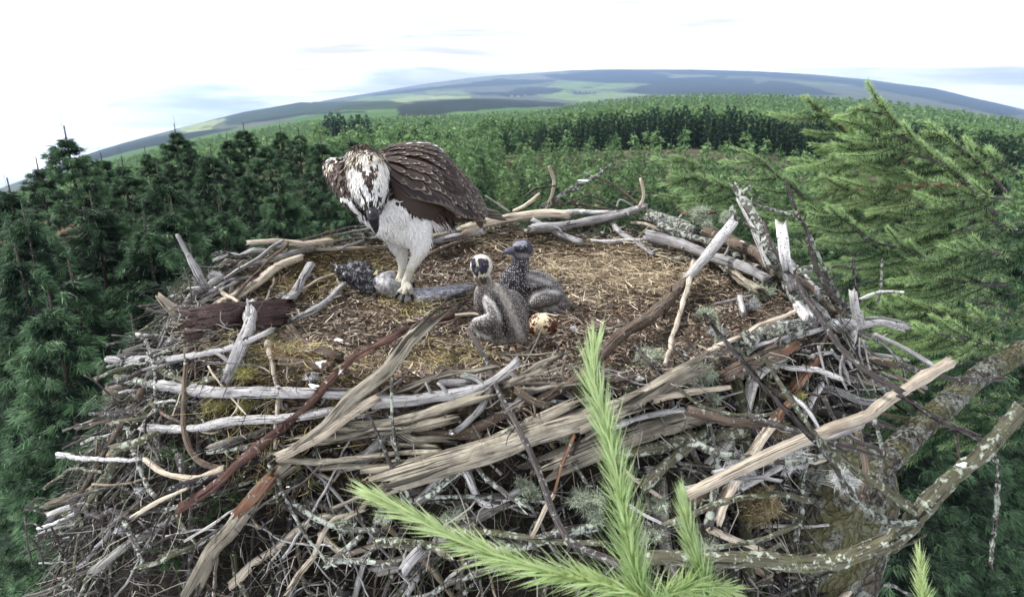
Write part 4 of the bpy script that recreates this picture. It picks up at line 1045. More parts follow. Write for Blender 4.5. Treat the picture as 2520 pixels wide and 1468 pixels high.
S('RM', 'rot', 24, [(770, 1215), (860, 1180), (950, 1145)], 'orange brown rotten stick end on the brown barked log', .04)
S('RM', 'rot', 26, [(930, 1420), (1010, 1330), (1100, 1220)], 'rotten red wood hanging down under the right rim', .03)
S('RM', 'tan', 34, [(-30, 1440), (100, 1380), (220, 1330)], 'split log end between the lichen tufts on the right', .03)
S('RB', 'pale', 22, [(20, 262), (180, 235), (340, 212), (548, 185)], 'smooth cream stick pointing right on the right front rim', .06, w2=12, wob=.1)
S('RB', 'moss', 9, [(165, 178), (290, 282), (420, 340), (600, 380), (780, 386), (885, 362)], 'bowed olive twig under the cream stick', .09)
S('RB', 'moss', 32, [(-320, 650), (0, 605), (300, 545), (628, 498)], 'sawn mossy log under the massive cracked block', .02, taper=.95)
S('RB', 'moss', 28, [(-60, 880), (100, 720), (250, 590), (400, 478)], 'mossy stick slanting up to the sawn mossy log', .05)
S('RB', 'lich', 14, [(385, 365), (435, 560), (460, 750), (430, 950), (395, 1150)], 'speckled lichened stick hanging straight down right of centre', .08, w2=20)
S('RB', 'pale', 30, [(280, 925, .93), (500, 815, .93), (760, 690, .935), (1000, 580, .94), (1200, 512, .96), (1450, 412, 1.0), (1640, 300, 1.05), (1800, 205, 1.1), (1950, 100, 1.13), (2085, 5, 1.16)], 'long thick pale stick thrust out to the right', .07, w2=27, wob=.2)
S('RB', 'pale', 26, [(465, 1120), (530, 950), (640, 750), (750, 590), (860, 440)], 'yellowish splintered stick crossing under the long pale stick', .07, ridge=.2, w2=20)
S('RB', 'rot', 24, [(850, 450), (900, 380), (960, 300)], 'reddish mossy top of the yellowish splintered stick', .06)
S('RB', 'grey', 22, [(590, 925), (800, 795), (1090, 675)], 'grey weathered board below the long pale stick', .04, flat=.6)
S('RB', 'brown', 30, [(280, 1010), (400, 930), (560, 850)], 'brown stick end below the splintered stick', .02)
S('RB', 'pale', 19, [(415, 1180), (600, 1262), (800, 1335)], 'pale peeled stick under the moss ball', .06)
S('RB', 'dark', 9, [(735, 680), (860, 712), (1000, 700), (1140, 660)], 'dark bowed twig above the moss ball', .1)
S('RB', 'dark', 14, [(1210, 560, 1.0), (1400, 610, 1.0), (1550, 660, 1.0), (1705, 705, 1.0)], 'dark branch stump pointing right over the trunk', w2=6)
S('RB', 'moss', 12, [(595, 1455), (750, 1370), (900, 1285)], 'olive twig at the bottom edge under the moss ball', .08)
S('RM', 'dark', 8, [(150, 1160), (210, 1220), (270, 1280)], 'short dark twig between the lichen tufts', .05)
S('CM', 'dark', 9, [(2260, 250), (2350, 370), (2480, 480)], 'dark twig leaning right behind the larch shoot', .05)
S('RM', 'white', 15, [(588, 840), (600, 935)], 'short white stub between the two upper lichen tufts', .04)
S('RM', 'moss', 13, [(440, 960), (430, 1080), (418, 1230)], 'mossy upright twig on the right side of the cup', .05)
S('RM', 'grey', 9, [(420, 872), (520, 845), (660, 812)], 'thin grey stick leading to the upper lichen tuft', .04)
S('RM', 'dark', 12, [(1630, 1262, 1.3), (1800, 1310, 1.32), (2000, 1362, 1.35), (2330, 1362, 1.4)], 'black crooked branch reaching the right edge')
for i, (pp, w_) in enumerate([([(1180, 1180), (1260, 1270), (1300, 1400)], 9), ([(1350, 1330), (1390, 1400), (1435, 1470)], 7), ([(1030, 1225), (1100, 1200), (1180, 1190)], 12), ([(1460, 1100), (1560, 1170), (1650, 1290), (1670, 1400)], 6), ([(1395, 1110), (1425, 1260), (1470, 1450)], 6), ([(1200, 1080), (1250, 1180), (1320, 1290)], 9), ([(1370, 1100), (1370, 1200), (1400, 1300)], 6), ([(1100, 1150), (1120, 1260), (1160, 1390)], 8), ([(1260, 1210), (1240, 1330), (1280, 1430)], 7)]):
    S('RM', 'grey', w_, pp, 'frayed grey root hanging below the white snag', .02 + .006 * i, group='frayed roots below the white snag')
S('TR', 'lich', 12, [(480, 1075, 2.1), (455, 1060, 2.1), (430, 1000, 2.1)], 'dark stub left of the tall broken log')
# straws in the cup
for i, (tg, pp, w_, lb) in enumerate([('F', [(1362, 690), (1420, 684), (1470, 688)], 6, 'yellow straw right of the rear chick'), ('F', [(1080, 760), (1120, 738), (1152, 730)], 7, 'tan straw below the fish tail'),
    ('F', [(1060, 800), (1110, 790), (1160, 765)], 7, 'dark brown stick left of the front chick'), ('F', [(1080, 836), (1120, 848), (1150, 834)], 5, 'bent straw below the front chick'),
    ('F', [(1130, 862), (1250, 872), (1400, 866)], 6, 'long straw in front of the front chick'), ('F', [(860, 720), (930, 716), (1000, 740)], 5, 'straw in front of the fish'),
    ('F', [(1520, 560), (1600, 575), (1680, 600)], 8, 'brown stick in the back right of the cup'), ('F', [(1390, 700), (1500, 690), (1560, 660)], 4, 'thin stalk in the golden grass'),
    ('F', [(1560, 845), (1600, 880), (1640, 920)], 6, 'dark stalk right of the larch shoot tip')]):
    S(tg, ['tan', 'tan', 'brown', 'tan', 'tan', 'tan', 'brown', 'tan', 'dark'][i], w_, pp, lb, .012)

# --- unnamed sticks that build up the wall
zones = [((-3.15, -2.2), 'left front wall'), ((-2.2, -1.5), 'centre front wall'), ((-1.5, -.6), 'right front wall'), ((-.6, .3), 'right rim')]
kinds = [('brown', 'brown'), ('white', 'bleached'), ('grey', 'grey'), ('lich', 'lichened'), ('moss', 'mossy'), ('pale', 'pale'), ('grey', 'grey'), ('dark', 'dark'), ('grey', 'grey')]
for i in range(215):
    z = rs.choice(4, p=[.34, .30, .21, .15]); (a0, a1), zn = zones[z]
    a = rs.uniform(a0, a1); q = rs.uniform(.95, 1.5); mk, kn = kinds[rs.integers(len(kinds))]
    L_ = rs.uniform(.10, .34); th0 = rs.normal(0, .4) + (0 if rs.random() < .85 else 1.3)
    if math.cos(a) > .6: q = min(q, 1.12)
    cx, cy = NX + .88 * q * math.cos(a), NY + .70 * q * math.sin(a)
    tx, ty = -.88 * math.sin(a), .70 * math.cos(a); tn = math.hypot(tx, ty); tx /= tn; ty /= tn
    ux, uy = tx * math.cos(th0) - ty * math.sin(th0), tx * math.sin(th0) + ty * math.cos(th0)
    P = []
    w_ = rs.choice([5, 7, 9, 12, 16, 22], p=[.2, .25, .2, .17, .12, .06])
    lev = abs(math.cos(a)) > .5 and rs.random() < .5
    if math.cos(a) < -.6 and w_ > 8 and mk in ('grey', 'white', 'pale') and rs.random() < .75: mk, kn = ('dark', 'dark') if rs.random() < .5 else ('moss', 'mossy')
    if lev: t1 = rs.normal(0, .4); ux, uy = math.cos(t1), math.sin(t1)
    for s_ in (-.5, -.17, .17, .5):
        x = cx + ux * L_ * s_ + rs.normal(0, .008); y = cy + uy * L_ * s_ + rs.normal(0, .008)
        P.append((x, y, float(H0(x, y))))
    P = np.array(P); mid = P.mean(0); P = mid + (P - mid) * np.array((1, 1, .85)); P[:, 2] += rs.uniform(-.005, .03) + .004
    if lev: P[:, 2] = P[:, 2].mean() * .8 + P[:, 2] * .2
    s, o0 = stick_mesh(P, w_, mk, taper=.7, wob=.5)
    o = obj('loose_stick', s.mesh('loose_stick', W_[mk], origin=o0)); o.location = o0
    th_ = 'thick' if w_ > 14 else ('medium' if w_ > 8 else 'thin')
    tag(o, f'{th_} {kn} stick woven into the {zn} of the nest', 'stick', f'{th_} {kn} sticks in the {zn}')

# the mass of sticks below and between: one tangle
kc = [(.042, .037, .037), (.10, .094, .09), (.20, .18, .165), (.46, .44, .43), (.028, .022, .024), (.07, .07, .04), (.26, .21, .15)]
m, t, p, out = new_mat('tangled_sticks'); at = t.new('ShaderNodeAttribute', attribute_name='Col'); tc = t.new('ShaderNodeTexCoord')
g_ = t.noise(t.scalev(tc.outputs['UV'], (300, 16, 1)), 1.0, 4, .65, .3, '2D'); l_ = t.noise(tc.outputs['Object'], 70, 5, .7)
c = t.mix(1.0, at.outputs['Color'], t.mix(t.mapr(g_, .35, .65), (.4, .4, .4), (1.5, 1.5, 1.5)), 'MULTIPLY'); c = t.mix(t.mapr(l_, .56, .61), c, (.27, .29, .27))
t.lk(c, p.inputs['Base Color']); bump(t, p, t.math('ADD', g_, l_), .8, .002)
s = Soup()
for i in range(1250):
    a = rs.uniform(-3.3, .35); q = rs.uniform(.97, 1.62)
    if rs.random() < .12: a = rs.uniform(.3, 3.0); q = rs.uniform(.93, 1.1)
    if math.cos(a) > .72 and q > 1.13: continue
    if math.cos(a) < -.4 and q > 1.36 + .12 * math.sin(a * 9): continue
    L_ = rs.uniform(.06, .28); th0 = rs.normal(0, .45) + (0 if rs.random() < .86 else 1.4)
    cx, cy = NX + .88 * q * math.cos(a), NY + .70 * q * math.sin(a)
    tx, ty = -.88 * math.sin(a), .70 * math.cos(a); tn = math.hypot(tx, ty); tx /= tn; ty /= tn
    ux, uy = tx * math.cos(th0) - ty * math.sin(th0), tx * math.sin(th0) + ty * math.cos(th0)
    lev = abs(math.cos(a)) > .5 and rs.random() < .5
    if math.cos(a) < -.5 and rs.random() < .35: continue
    if lev: t1 = rs.normal(0, .45); ux, uy = math.cos(t1), math.sin(t1); L_ *= 1.3
    P = np.array([(cx + ux * L_ * f, cy + uy * L_ * f, 0) for f in (-.5, -.15, .2, .5)]) + rs.normal(0, .007, (4, 3)); P[:, 2] = H0(P[:, 0], P[:, 1]) 
    if lev: P[:, 2] = P[:, 2].mean() * .85 + P[:, 2] * .15
    P[:, 2] += (-.065 * rs.random() ** .8 + .012) * min(1, max(0, (q - .95) / .12)) + rs.normal(0, .02) * np.array((-1, -.3, .3, 1))
    r_ = rs.choice([.0018, .0028, .004, .006, .010, .015], p=[.15, .22, .24, .2, .13, .06])
    V, T, Q, U = tube(P, np.array((1, .95, .85, .7)) * r_, rs, 6 if r_ < .005 else 9, step=max(.012, r_ * 1.6), rough=.15, wob=.5, jag=1.5)
    s.add(V, T, Q, U, np.array(kc[rs.integers(len(kc))]) * rs.uniform(.45, 1.15))
tag(obj('stick_tangle', s.mesh('stick_tangle', m)), 'dense tangle of small sticks forming the body of the nest wall', 'sticks', kind='stuff')

# sticks heaped round the rim and dropped in the cup
for i in range(120):
    cup_ = i >= 72
    a = rs.uniform(-.9, .95) if i < 40 else (rs.uniform(2.2, 4.1) if i < 60 else rs.uniform(0, 6.28)); q = rs.uniform(.86, 1.04)
    if cup_: q = rs.uniform(.2, .86)
    mk, kn = [('grey', 'grey'), ('white', 'bleached'), ('brown', 'brown'), ('lich', 'lichened'), ('grey', 'grey'), ('pale', 'pale')][rs.integers(6)]
    if cup_: mk, kn = [('tan', 'straw coloured'), ('brown', 'brown'), ('dark', 'dark'), ('grey', 'grey')][rs.integers(4)]
    L_ = rs.uniform(.03, .12) if cup_ else rs.uniform(.12, .36); w_ = rs.choice([3, 4, 6]) if cup_ else rs.choice([6, 9, 13, 18], p=[.3, .3, .25, .15])
    cx, cy = NX + .88 * q * math.cos(a), NY + .70 * q * math.sin(a)
    if cup_ and abs(cx - .02) < .22 and abs(cy - 1.62) < .25: continue
    t0 = math.atan2(.70 * math.cos(a), -.88 * math.sin(a)) + rs.normal(0, .35 if not cup_ else 2); ux, uy = math.cos(t0), math.sin(t0)
    P = np.array([(cx + ux * L_ * f, cy + uy * L_ * f, 0) for f in (-.5, -.17, .17, .5)]) + rs.normal(0, .006 if not cup_ else .002, (4, 3))
    P[:, 2] = H0(P[:, 0], P[:, 1]).mean() * .6 + H0(P[:, 0], P[:, 1]) * .4 + (rs.uniform(.005, .05) if not cup_ else .012) + (np.array((0, .3, .7, 1)) * rs.uniform(-.02, .05) if not cup_ else 0)
    s, o0 = stick_mesh(P, w_, mk, taper=.65, wob=.6)
    o = obj('loose_stick', s.mesh('loose_stick', W_[mk], origin=o0)); o.location = o0
    if cup_: tag(o, f'short {kn} twig dropped on the litter of the cup', 'twig', f'short {kn} twigs in the cup')
    else:
        zn = 'right rim' if cx > .35 else ('left rim' if cx < -.35 else 'back or front rim')
        th_ = 'thick' if w_ > 12 else 'slender'; tag(o, f'{th_} {kn} stick heaped on the {zn}', 'stick', f'{th_} {kn} sticks on the {zn}')
# ------------------------------------------------------------------ animals
ra = np.random.default_rng(33)
_ico = None
def ico():
    global _ico
    if _ico is None:
        import bmesh
        bm = bmesh.new(); bmesh.ops.create_icosphere(bm, subdivisions=3, radius=1); bm.verts.ensure_lookup_table()
        _ico = (np.array([v.co[:] for v in bm.verts]), np.array([[v.index for v in f.verts] for f in bm.faces])); bm.free()
    return _ico
def P3(tg, x, y, Y):
    x, y = cv(tg, x, y); return atY(x, y, Y)
def blob_surface(name, tg, Y0, chains, ells=(), voxel=.004, smooth=6):
    """chains: lists of (x, y, dY, r) in picture units of the crop; one welded continuous skin"""
    k = FR[tg][2]; s = Soup(); V0, T0 = ico()
    for ch in chains:
        pts = []
        for x, y, dy, r in ch:
            p_ = P3(tg, x, y, Y0 + dy); pts.append([*p_, r * k * depth(p_) / FPX * (1.08 if tg == 'C' else 1)])
        pts = np.array(pts)
        if len(pts) > 1:
            C = catmull(pts, 8); ln = np.linalg.norm(np.diff(C[:, :3], axis=0), axis=1).sum()
            C, _ = resample(C, max(3, int(ln / (C[:, 3].min() * .35 + .0015))))
        else: C = pts
        for c in C: s.add(V0 * max(c[3], .001) + c[:3], T0)
    for (x, y, dy, rx, ry, rz, rot) in ells:      # rx picture-right, ry depth, rz picture-up, tilt in degrees
        p_ = P3(tg, x, y, Y0 + dy); q = k * depth(p_) / FPX; a = R(rot)
        W = V0 * np.array((rx * q, ry * q, rz * q))
        W = np.stack([W[:, 0] * math.cos(a) + W[:, 2] * math.sin(a), W[:, 1], -W[:, 0] * math.sin(a) + W[:, 2] * math.cos(a)], 1)
        s.add(W + p_, T0)
    me = s.mesh('tmp', [])
    o = bpy.data.objects.new('tmp', me); COL.objects.link(o)
    md = o.modifiers.new('r', 'REMESH'); md.mode = 'VOXEL'; md.voxel_size = voxel
    md = o.modifiers.new('s', 'SMOOTH'); md.factor = .5; md.iterations = smooth
    dg = bpy.context.evaluated_depsgraph_get(); dg.update()
    ev = o.evaluated_get(dg); m2 = ev.to_mesh()
    n = len(m2.vertices); V = np.empty(n * 3, np.float32); m2.vertices.foreach_get('co', V)
    N = np.empty(n * 3, np.float32); m2.vertices.foreach_get('normal', N)
    m2.calc_loop_triangles(); L = np.empty(len(m2.loop_triangles) * 3, np.int32); m2.loop_triangles.foreach_get('vertices', L)
    ev.to_mesh_clear(); bpy.data.objects.remove(o); bpy.data.meshes.remove(me)
    return V.reshape(-1, 3), N.reshape(-1, 3), L.reshape(-1, 3)
def crop_xy(tg, V):
    x, y = project(V); a = FR[tg]; return (x - a[0]) / a[2], (y - a[1]) / a[3]
def cards(V, N, T, n, Lf, Wf, dirf, colf, lift=.25, seg=3, where=None, round_=True):
    """small overlapping feathers rooted on the skin"""
    A = V[T[:, 0]]; B = V[T[:, 1]]; Cc = V[T[:, 2]]
    ar = np.linalg.norm(np.cross(B - A, Cc - A), axis=1)
    if where is not None: ar = ar * where(V[T[:, 0]], N[T[:, 0]])
    k = ra.choice(len(T), n, p=ar / ar.sum()); u = ra.random((n, 2)); fl = u.sum(1) > 1; u[fl] = 1 - u[fl]
    P = A[k] + (B[k] - A[k]) * u[:, :1] + (Cc[k] - A[k]) * u[:, 1:]; Nn = N[T[k, 0]]
    D = dirf(P, Nn); D = D - Nn * (D * Nn).sum(1)[:, None]; D /= np.linalg.norm(D, axis=1)[:, None] + 1e-6
    D = D + ra.normal(0, .12, D.shape); D /= np.linalg.norm(D, axis=1)[:, None]
    L = Lf(P) * ra.uniform(.75, 1.25, n); W = Wf(P) * ra.uniform(.8, 1.2, n)
    side = np.cross(D, Nn); side /= np.linalg.norm(side, axis=1)[:, None] + 1e-6
    rows = []
    for s in range(seg + 1):
        f = s / seg
        c = P + D * (L * f)[:, None] + Nn * (L * (lift * f - lift * .45 * f * f) + .0006)[:, None] - Nn * .001
        w = W * (math.sqrt(max(0, 1 - (max(0, f - .55) / .45) ** 2)) * .94 + .06) * (.5 + .5 * min(1, f * 2.5))
        rows.append(np.stack([c - side * w[:, None] / 2, c + side * w[:, None] / 2], 1))
    VV_ = np.stack(rows, 1).reshape(-1, 3); m_ = 2 * (seg + 1); b = np.arange(n) * m_
    Q = np.concatenate([np.stack([b + 2 * s, b + 2 * s + 1, b + 2 * s + 3, b + 2 * s + 2], 1) for s in range(seg)])
    col = colf(P, Nn, k)
    U = np.tile(np.array([[c_, s / seg] for s in range(seg + 1) for c_ in (0, 1)]), (n, 1))
    return VV_, Q, np.repeat(col, m_, 0), U
def feather_mat(name, rim=(.34, .27, .19), rimw=.0, rough=.6):
    m, t, p, out = new_mat(name)
    at = t.new('ShaderNodeAttribute', attribute_name='Col'); tc = t.new('ShaderNodeTexCoord')
    sp = t.new('ShaderNodeSeparateXYZ'); t.lk(tc.outputs['UV'], sp.inputs[0])
    c = at.outputs['Color']
    barb = t.noise(t.scalev(tc.outputs['UV'], (6, 40, 1)), 1.0, 3, .6)
    c = t.mix(1.0, c, t.mix(t.mapr(barb, .3, .7), (.78, .78, .78), (1.2, 1.2, 1.2)), 'MULTIPLY')
    if rimw:
        ex = t.math('MULTIPLY', t.math('ABSOLUTE', t.math('SUBTRACT', sp.outputs[0], .5)), 2.0)
        e = t.math('MAXIMUM', t.mapr(sp.outputs[1], 1 - rimw * .9, 1 - rimw * .55, 0, 1), t.math('MULTIPLY', t.mapr(ex, .72, .9, 0, .9), t.mapr(sp.outputs[1], .45, .8, 0, 1)))
        al = at.outputs['Alpha']
        c = t.mix(t.math('MULTIPLY', e, al), c, rim)
    t.lk(c, p.inputs['Base Color']); p.inputs['Roughness'].default_value = rough
    return m
def skin_mat(name, dots=0.0, scale=190, dot=(.42, .40, .40), rough=.85, stripes=0.0):
    m, t, p, out = new_mat(name)
    at = t.new('ShaderNodeAttribute', attribute_name='Col'); tc = t.new('ShaderNodeTexCoord'); c = at.outputs['Color']
    n = t.noise(tc.outputs['Object'], 260, 4, .7)
    c = t.mix(1.0, c, t.mix(t.mapr(n, .3, .7), (.6, .6, .6), (1.35, 1.35, 1.35)), 'MULTIPLY')
    if dots:
        v = t.voro(t.scalev(tc.outputs['Object'], (1.0, 1.0, .8)), scale, rnd=.55)
        d = t.mapr(v.outputs['Distance'], .28, .46, 1, 0)
        c = t.mix(t.math('MULTIPLY', d, t.math('MULTIPLY', at.outputs['Alpha'], dots)), c, dot)
        bump(t, p, t.math('ADD', d, n), .5, .0015)
    else: bump(t, p, n, .5, .0012)
    t.lk(c, p.inputs['Base Color']); p.inputs['Roughness'].default_value = rough
    return m
def soft(px, py, P, r=0):
    return inpoly(px, py, P)

# ================================================================== osprey
OY = 1.95
M_SKIN = skin_mat('osprey_skin'); M_PLUM = feather_mat('osprey_plumage'); M_WING = feather_mat('wing_feathers', rim=(.42, .36, .29), rimw=.2, rough=.5)
M_BLACK = simple('black_horn', (.012, .012, .014), (.03, .03, .035), rough=.25, bs=.1)
chains = [
 [(690, 640, -.02, 165), (760, 560, .02, 190), (880, 470, .06, 200), (1020, 480, .10, 175), (1180, 560, .16, 120), (1330, 640, .22, 60)],
 [(560, 300, .07, 150), (720, 300, .08, 175), (880, 320, .10, 180), (1010, 380, .13, 165)],
 [(260, 320, .06, 110), (330, 420, .02, 140), (400, 520, -.01, 130), (500, 620, -.02, 130), (610, 700, -.02, 135)],
 [(190, 290, .09, 78), (250, 400, .07, 90), (330, 500, .04, 80)],
 [(430, 260, .02, 150), (460, 360, -.04, 150), (490, 470, -.06, 140)],
 [(640, 720, -.02, 150), (720, 780, -.01, 130), (800, 800, 0, 130)],
 # legs
 [(850, 760, -.01, 125), (870, 850, -.02, 104), (885, 925, -.03, 76), (865, 990, -.04, 56), (820, 1070, -.05, 42), (790, 1140, -.055, 35), (762, 1215, -.06, 34)],
 [(690, 800, .04, 110), (705, 890, .05, 78), (735, 980, .05, 52), (742, 1060, .04, 38), (735, 1130, .03, 32), (715, 1180, .02, 32)],
 [(980, 660, .04, 110), (1060, 700, .07, 75), (1110, 720, .10, 40)],
]
ells = [(474, 330, -.085, 166, 150, 175, 6), (484, 455, -.125, 148, 130, 150, 5), (500, 570, -.15, 98, 88, 108, 4)]
V, N, T = blob_surface('osprey', 'O', OY, chains, ells, voxel=.0045, smooth=9)
BRN = np.array((.040, .027, .024)); BR2 = np.array((.075, .052, .043)); WHT = np.array((.80, .80, .80)); CRM = np.array((.62, .56, .46)); BLK = np.array((.022, .018, .018))
CROWN = [[(305, 300), (352, 270), (405, 300), (425, 370), (470, 420), (440, 480), (410, 560), (395, 610), (350, 540), (318, 450), (300, 370)],
         [(560, 225), (610, 255), (640, 320), (642, 400), (622, 470), (570, 480), (520, 440), (505, 400), (530, 340), (545, 280)],
         [(380, 175), (450, 185), (478, 250), (492, 330), (460, 335), (425, 270)], [(505, 185), (536, 190), (532, 290), (508, 310)],
         [(640, 450), (668, 470), (655, 530), (615, 590), (585, 620), (600, 560)]]
LOWER = [(395, 430), (600, 430), (635, 520), (590, 620), (545, 650), (440, 650), (385, 570)]
BELLY = [(255, 505), (330, 545), (400, 640), (450, 690), (560, 640), (640, 520), (700, 560), (780, 620), (870, 690), (1010, 690), (1130, 715), (1130, 900), (950, 1400), (600, 1400), (560, 880), (430, 730), (330, 620)]
def osp_col(P, Nn, rnd=True):
    x, y = crop_xy('O', P)
    jx = x + (ra.normal(0, 4, len(x)) if rnd else 0); jy = y + (ra.normal(0, 6, len(x)) if rnd else 0)
    front = Nn[:, 1] < .35
    c = np.tile(BRN, (len(x), 1)) * ra.uniform(.6, 1.5, (len(x), 1))
    pick = ra.random(len(x))
    c[(pick < .22) & (x < 700)] = BR2 * 1.5
    c[(pick < .035) & (x < 700)] = CRM * .7
    bel = inpoly(jx, jy, BELLY) & (front | (y > 700)); c[bel] = WHT * ra.uniform(.90, 1.1, (bel.sum(), 1))
    lowb = bel & (x > 600) & (x < 780) & (y > 640) & (y < 800) & (ra.random(len(x)) < .05); c[lowb] = BR2
    hd = front & (y < 660) & (x > 270) & (x < 680) & ~bel
    for pl in CROWN:
        k = inpoly(jx, jy, pl) & front; c[k] = WHT * np.array((1.02, 1.0, .97)) * ra.uniform(.8, 1.05, (k.sum(), 1))
    k = inpoly(jx, jy, LOWER) & front
    th_ = np.arctan2(x - 503, 720 - y); rb = np.hypot(x - 503, 720 - y)
    pp = .5 + .28 * np.sin(th_ * 21 + 1.5 * np.sin(rb / 45)) + .2 * np.sin(th_ * 43 + rb / 30) + .12 * np.sin(rb / 14 + th_ * 9); dk = .26 + .42 * np.clip((y - 450) / 180, 0, 1)
    c[k & (pp < dk)] = BLK; c[k & (pp >= dk)] = WHT * .85
    k = inpoly(jx, jy, [(300, 180), (330, 160), (640, 160), (650, 250), (560, 240), (300, 290)]) & front & (pick < .45); c[k] = CRM
    k = (np.hypot(x - 500, y - 650) < 62) & front; c[k] = BLK
    k = inpoly(jx, jy, [(330, 480), (400, 600), (440, 660), (420, 680), (360, 610), (318, 520)]) & front; c[k] = BLK * 1.5     # eye stripe
    k = inpoly(jx, jy, [(625, 480), (650, 500), (600, 610), (570, 640), (590, 560)]) & front & (pick < .6); c[k] = BLK * 1.5
    # white flash on the far shoulder
    k = inpoly(jx, jy, [(120, 250), (170, 215), (330, 165), (330, 195), (230, 235), (140, 300)]); c[k & (pick < .6)] = WHT * .8
    k = inpoly(jx, jy, [(110, 270), (150, 250), (230, 240), (180, 290), (130, 330)]) & (pick < .5); c[k] = CRM
    leg = (y > 960) & (x > 640) & (x < 960); c[leg] = np.array((.74, .73, .68)) * ra.uniform(.9, 1.05, (leg.sum(), 1))
    foot = (y > 1090) & (x > 640) & (x < 900); c[foot] = np.array((.62, .60, .52)) * ra.uniform(.85, 1.05, (foot.sum(), 1))
    return c
osp = empty('osprey', P3('O', 760, 1270, OY)); oo = np.array(osp.location)
tag(osp, 'adult osprey with white head bending over the fish, brown wings folded', 'bird')
vc = osp_col(V, N, False)
body = obj('body', mesh_np('osprey_body', V - oo, T, M_SKIN, col=vc), osp)
def gfield(P, Nn):
    x, y = crop_xy('O', P); n = len(x); d = np.zeros((n, 3))
    d[:] = (.75, .35, -.55)
    b = y > 560; d[b] = (.18, 0, -1)
    hd = (x > 250) & (x < 680) & (y < 660)
    tx, tz = 505 - x, -(700 - y); d[hd] = np.stack([tx[hd] * .9, np.full(hd.sum(), -60.), tz[hd]], 1) / 300
    l = (x < 270); d[l] = (.35, -.1, -1)
    vent = (x > 930) & (y > 600); d[vent] = (.55, .2, -1)
    leg = y > 900; d[leg] = (-.2, 0, -1)
    return d
def Lf(P):
    x, y = crop_xy('O', P); L = np.where(y > 600, .017, .020); L = np.where((x > 270) & (x < 680) & (y < 680), .017, L)
    L = np.where((y > 960), .009, L); L = np.where((x > 970) & (y > 640), .036, L); return L
def Wf(P):
    x, y = crop_xy('O', P); W = np.where(y > 600, .0045, .010); W = np.where((x > 270) & (x < 680) & (y < 680), .0034, W); W = np.where(y > 960, .003, W); return W
no_foot = lambda P, Nn: (crop_xy('O', P)[1] < 1110).astype(float)
hdw = lambda P, Nn: ((crop_xy('O', P)[0] < 700) & (crop_xy('O', P)[0] > 250) & (crop_xy('O', P)[1] < 690) & (Nn[:, 1] < .5)).astype(float) * (np.hypot(crop_xy('O', P)[0] - 505, crop_xy('O', P)[1] - 680) > 42)
a1 = cards(V, N, T, 8500, Lf, Wf, gfield, lambda P, Nn, k: osp_col(P, Nn), lift=.09, where=lambda P, Nn: no_foot(P, Nn) * (1 - .93 * hdw(P, Nn)))
a2 = cards(V, N, T, 6500, Lf, Wf, gfield, lambda P, Nn, k: osp_col(P, Nn), lift=.22, where=hdw)
s = Soup()
for a in (a1, a2): s.add(a[0] - oo, Q=a[1], U=a[3], C=a[2])
obj('plumage', s.mesh('osprey_plumage', M_PLUM), osp)
# wing: overlapping feathers on a curved patch
top_ = np.array([(600, 130, .10), (720, 108, .12), (980, 112, .16), (1180, 285, .20), (1320, 450, .23), (1425, 655, .27)], float)
bot_ = np.array([(640, 440, -.05), (690, 540, -.06), (860, 680, -.05), (1040, 715, .02), (1200, 728, .10), (1385, 712, .20)], float)
tp = catmull(top_, 10); bt = catmull(bot_, 10); tp, _ = resample(tp, 60); bt, _ = resample(bt, 60)
def wing_pt(u, v):
    i = np.clip(u * 59, 0, 58.999); k = int(i); f = i - k
    a = tp[k] * (1 - f) + tp[k + 1] * f; b = bt[k] * (1 - f) + bt[k + 1] * f
    c = a * (1 - v) + b * v; d = c[2] - .085 * math.sin(math.pi * v ** .85) * (1 - .65 * u)
    return P3('O', c[0], c[1], OY + d - .012)
gu, gv_ = 40, 18
WP = np.array([[wing_pt(i / (gu - 1), j / (gv_ - 1)) for j in range(gv_)] for i in range(gu)])
ii = (np.arange(gu - 1)[:, None] * gv_ + np.arange(gv_ - 1)[None, :]).ravel()
Qw = np.stack([ii, ii + 1, ii + gv_ + 1, ii + gv_], 1)
dU = np.gradient(WP, axis=0); dV = np.gradient(WP, axis=1); WN = np.cross(dU, dV); WN /= np.linalg.norm(WN, axis=2)[..., None]
if WN[..., 1].mean() > 0: WN = -WN
s = Soup(); s.add((WP - WN * .004).reshape(-1, 3) - oo, Q=Qw, C=(.05, .033, .027), U=np.tile([.5, .1], (gu * gv_, 1)))
SC = Soup()
def feather(u, v, L, W, ang, colr_, alpha, lift, roll=0.0, seg=5):
    i = min(gu - 1, int(u * (gu - 1) + .5)); j = min(gv_ - 1, int(v * (gv_ - 1) + .5))
    p0 = wing_pt(u, v); n_ = WN[i, j]
    d = np.array((math.cos(ang), .25, -math.sin(ang))); d = d - n_ * d.dot(n_); d /= np.linalg.norm(d)
    sd_ = np.cross(d, n_); sd_ += n_ * roll; sd_ /= np.linalg.norm(sd_)
    rows = []; cols = []
    for k in range(seg + 1):
        f = k / seg; c = p0 + d * L * f + n_ * (lift * (f - .35 * f * f) - .004 * f * f)
        w = W * (math.sqrt(max(0, 1 - (max(0, f - .6) / .4) ** 2)) * .96 + .04) * (.55 + .45 * min(1, f * 3)) / 2
        rows += [c - sd_ * w - n_ * w * .12, c + n_ * w * .10, c + sd_ * w - n_ * w * .12]
    b = [(3 * k + a, 3 * k + a + 1, 3 * k + a + 4, 3 * k + a + 3) for k in range(seg) for a in (0, 1)]
    U = [[x, k / seg] for k in range(seg + 1) for x in (0, .5, 1)]
    return np.array(rows) - oo, np.array(b), np.array(U), np.tile([*colr_, alpha], (len(rows), 1))
FV = []; FQ = []; FU = []; FC = []; fn = 0
def put(*a, **k):
    global fn
    v_, q_, u_, c_ = feather(*a, **k); FV.append(v_); FQ.append(q_ + fn); FU.append(u_); FC.append(c_); fn += len(v_)
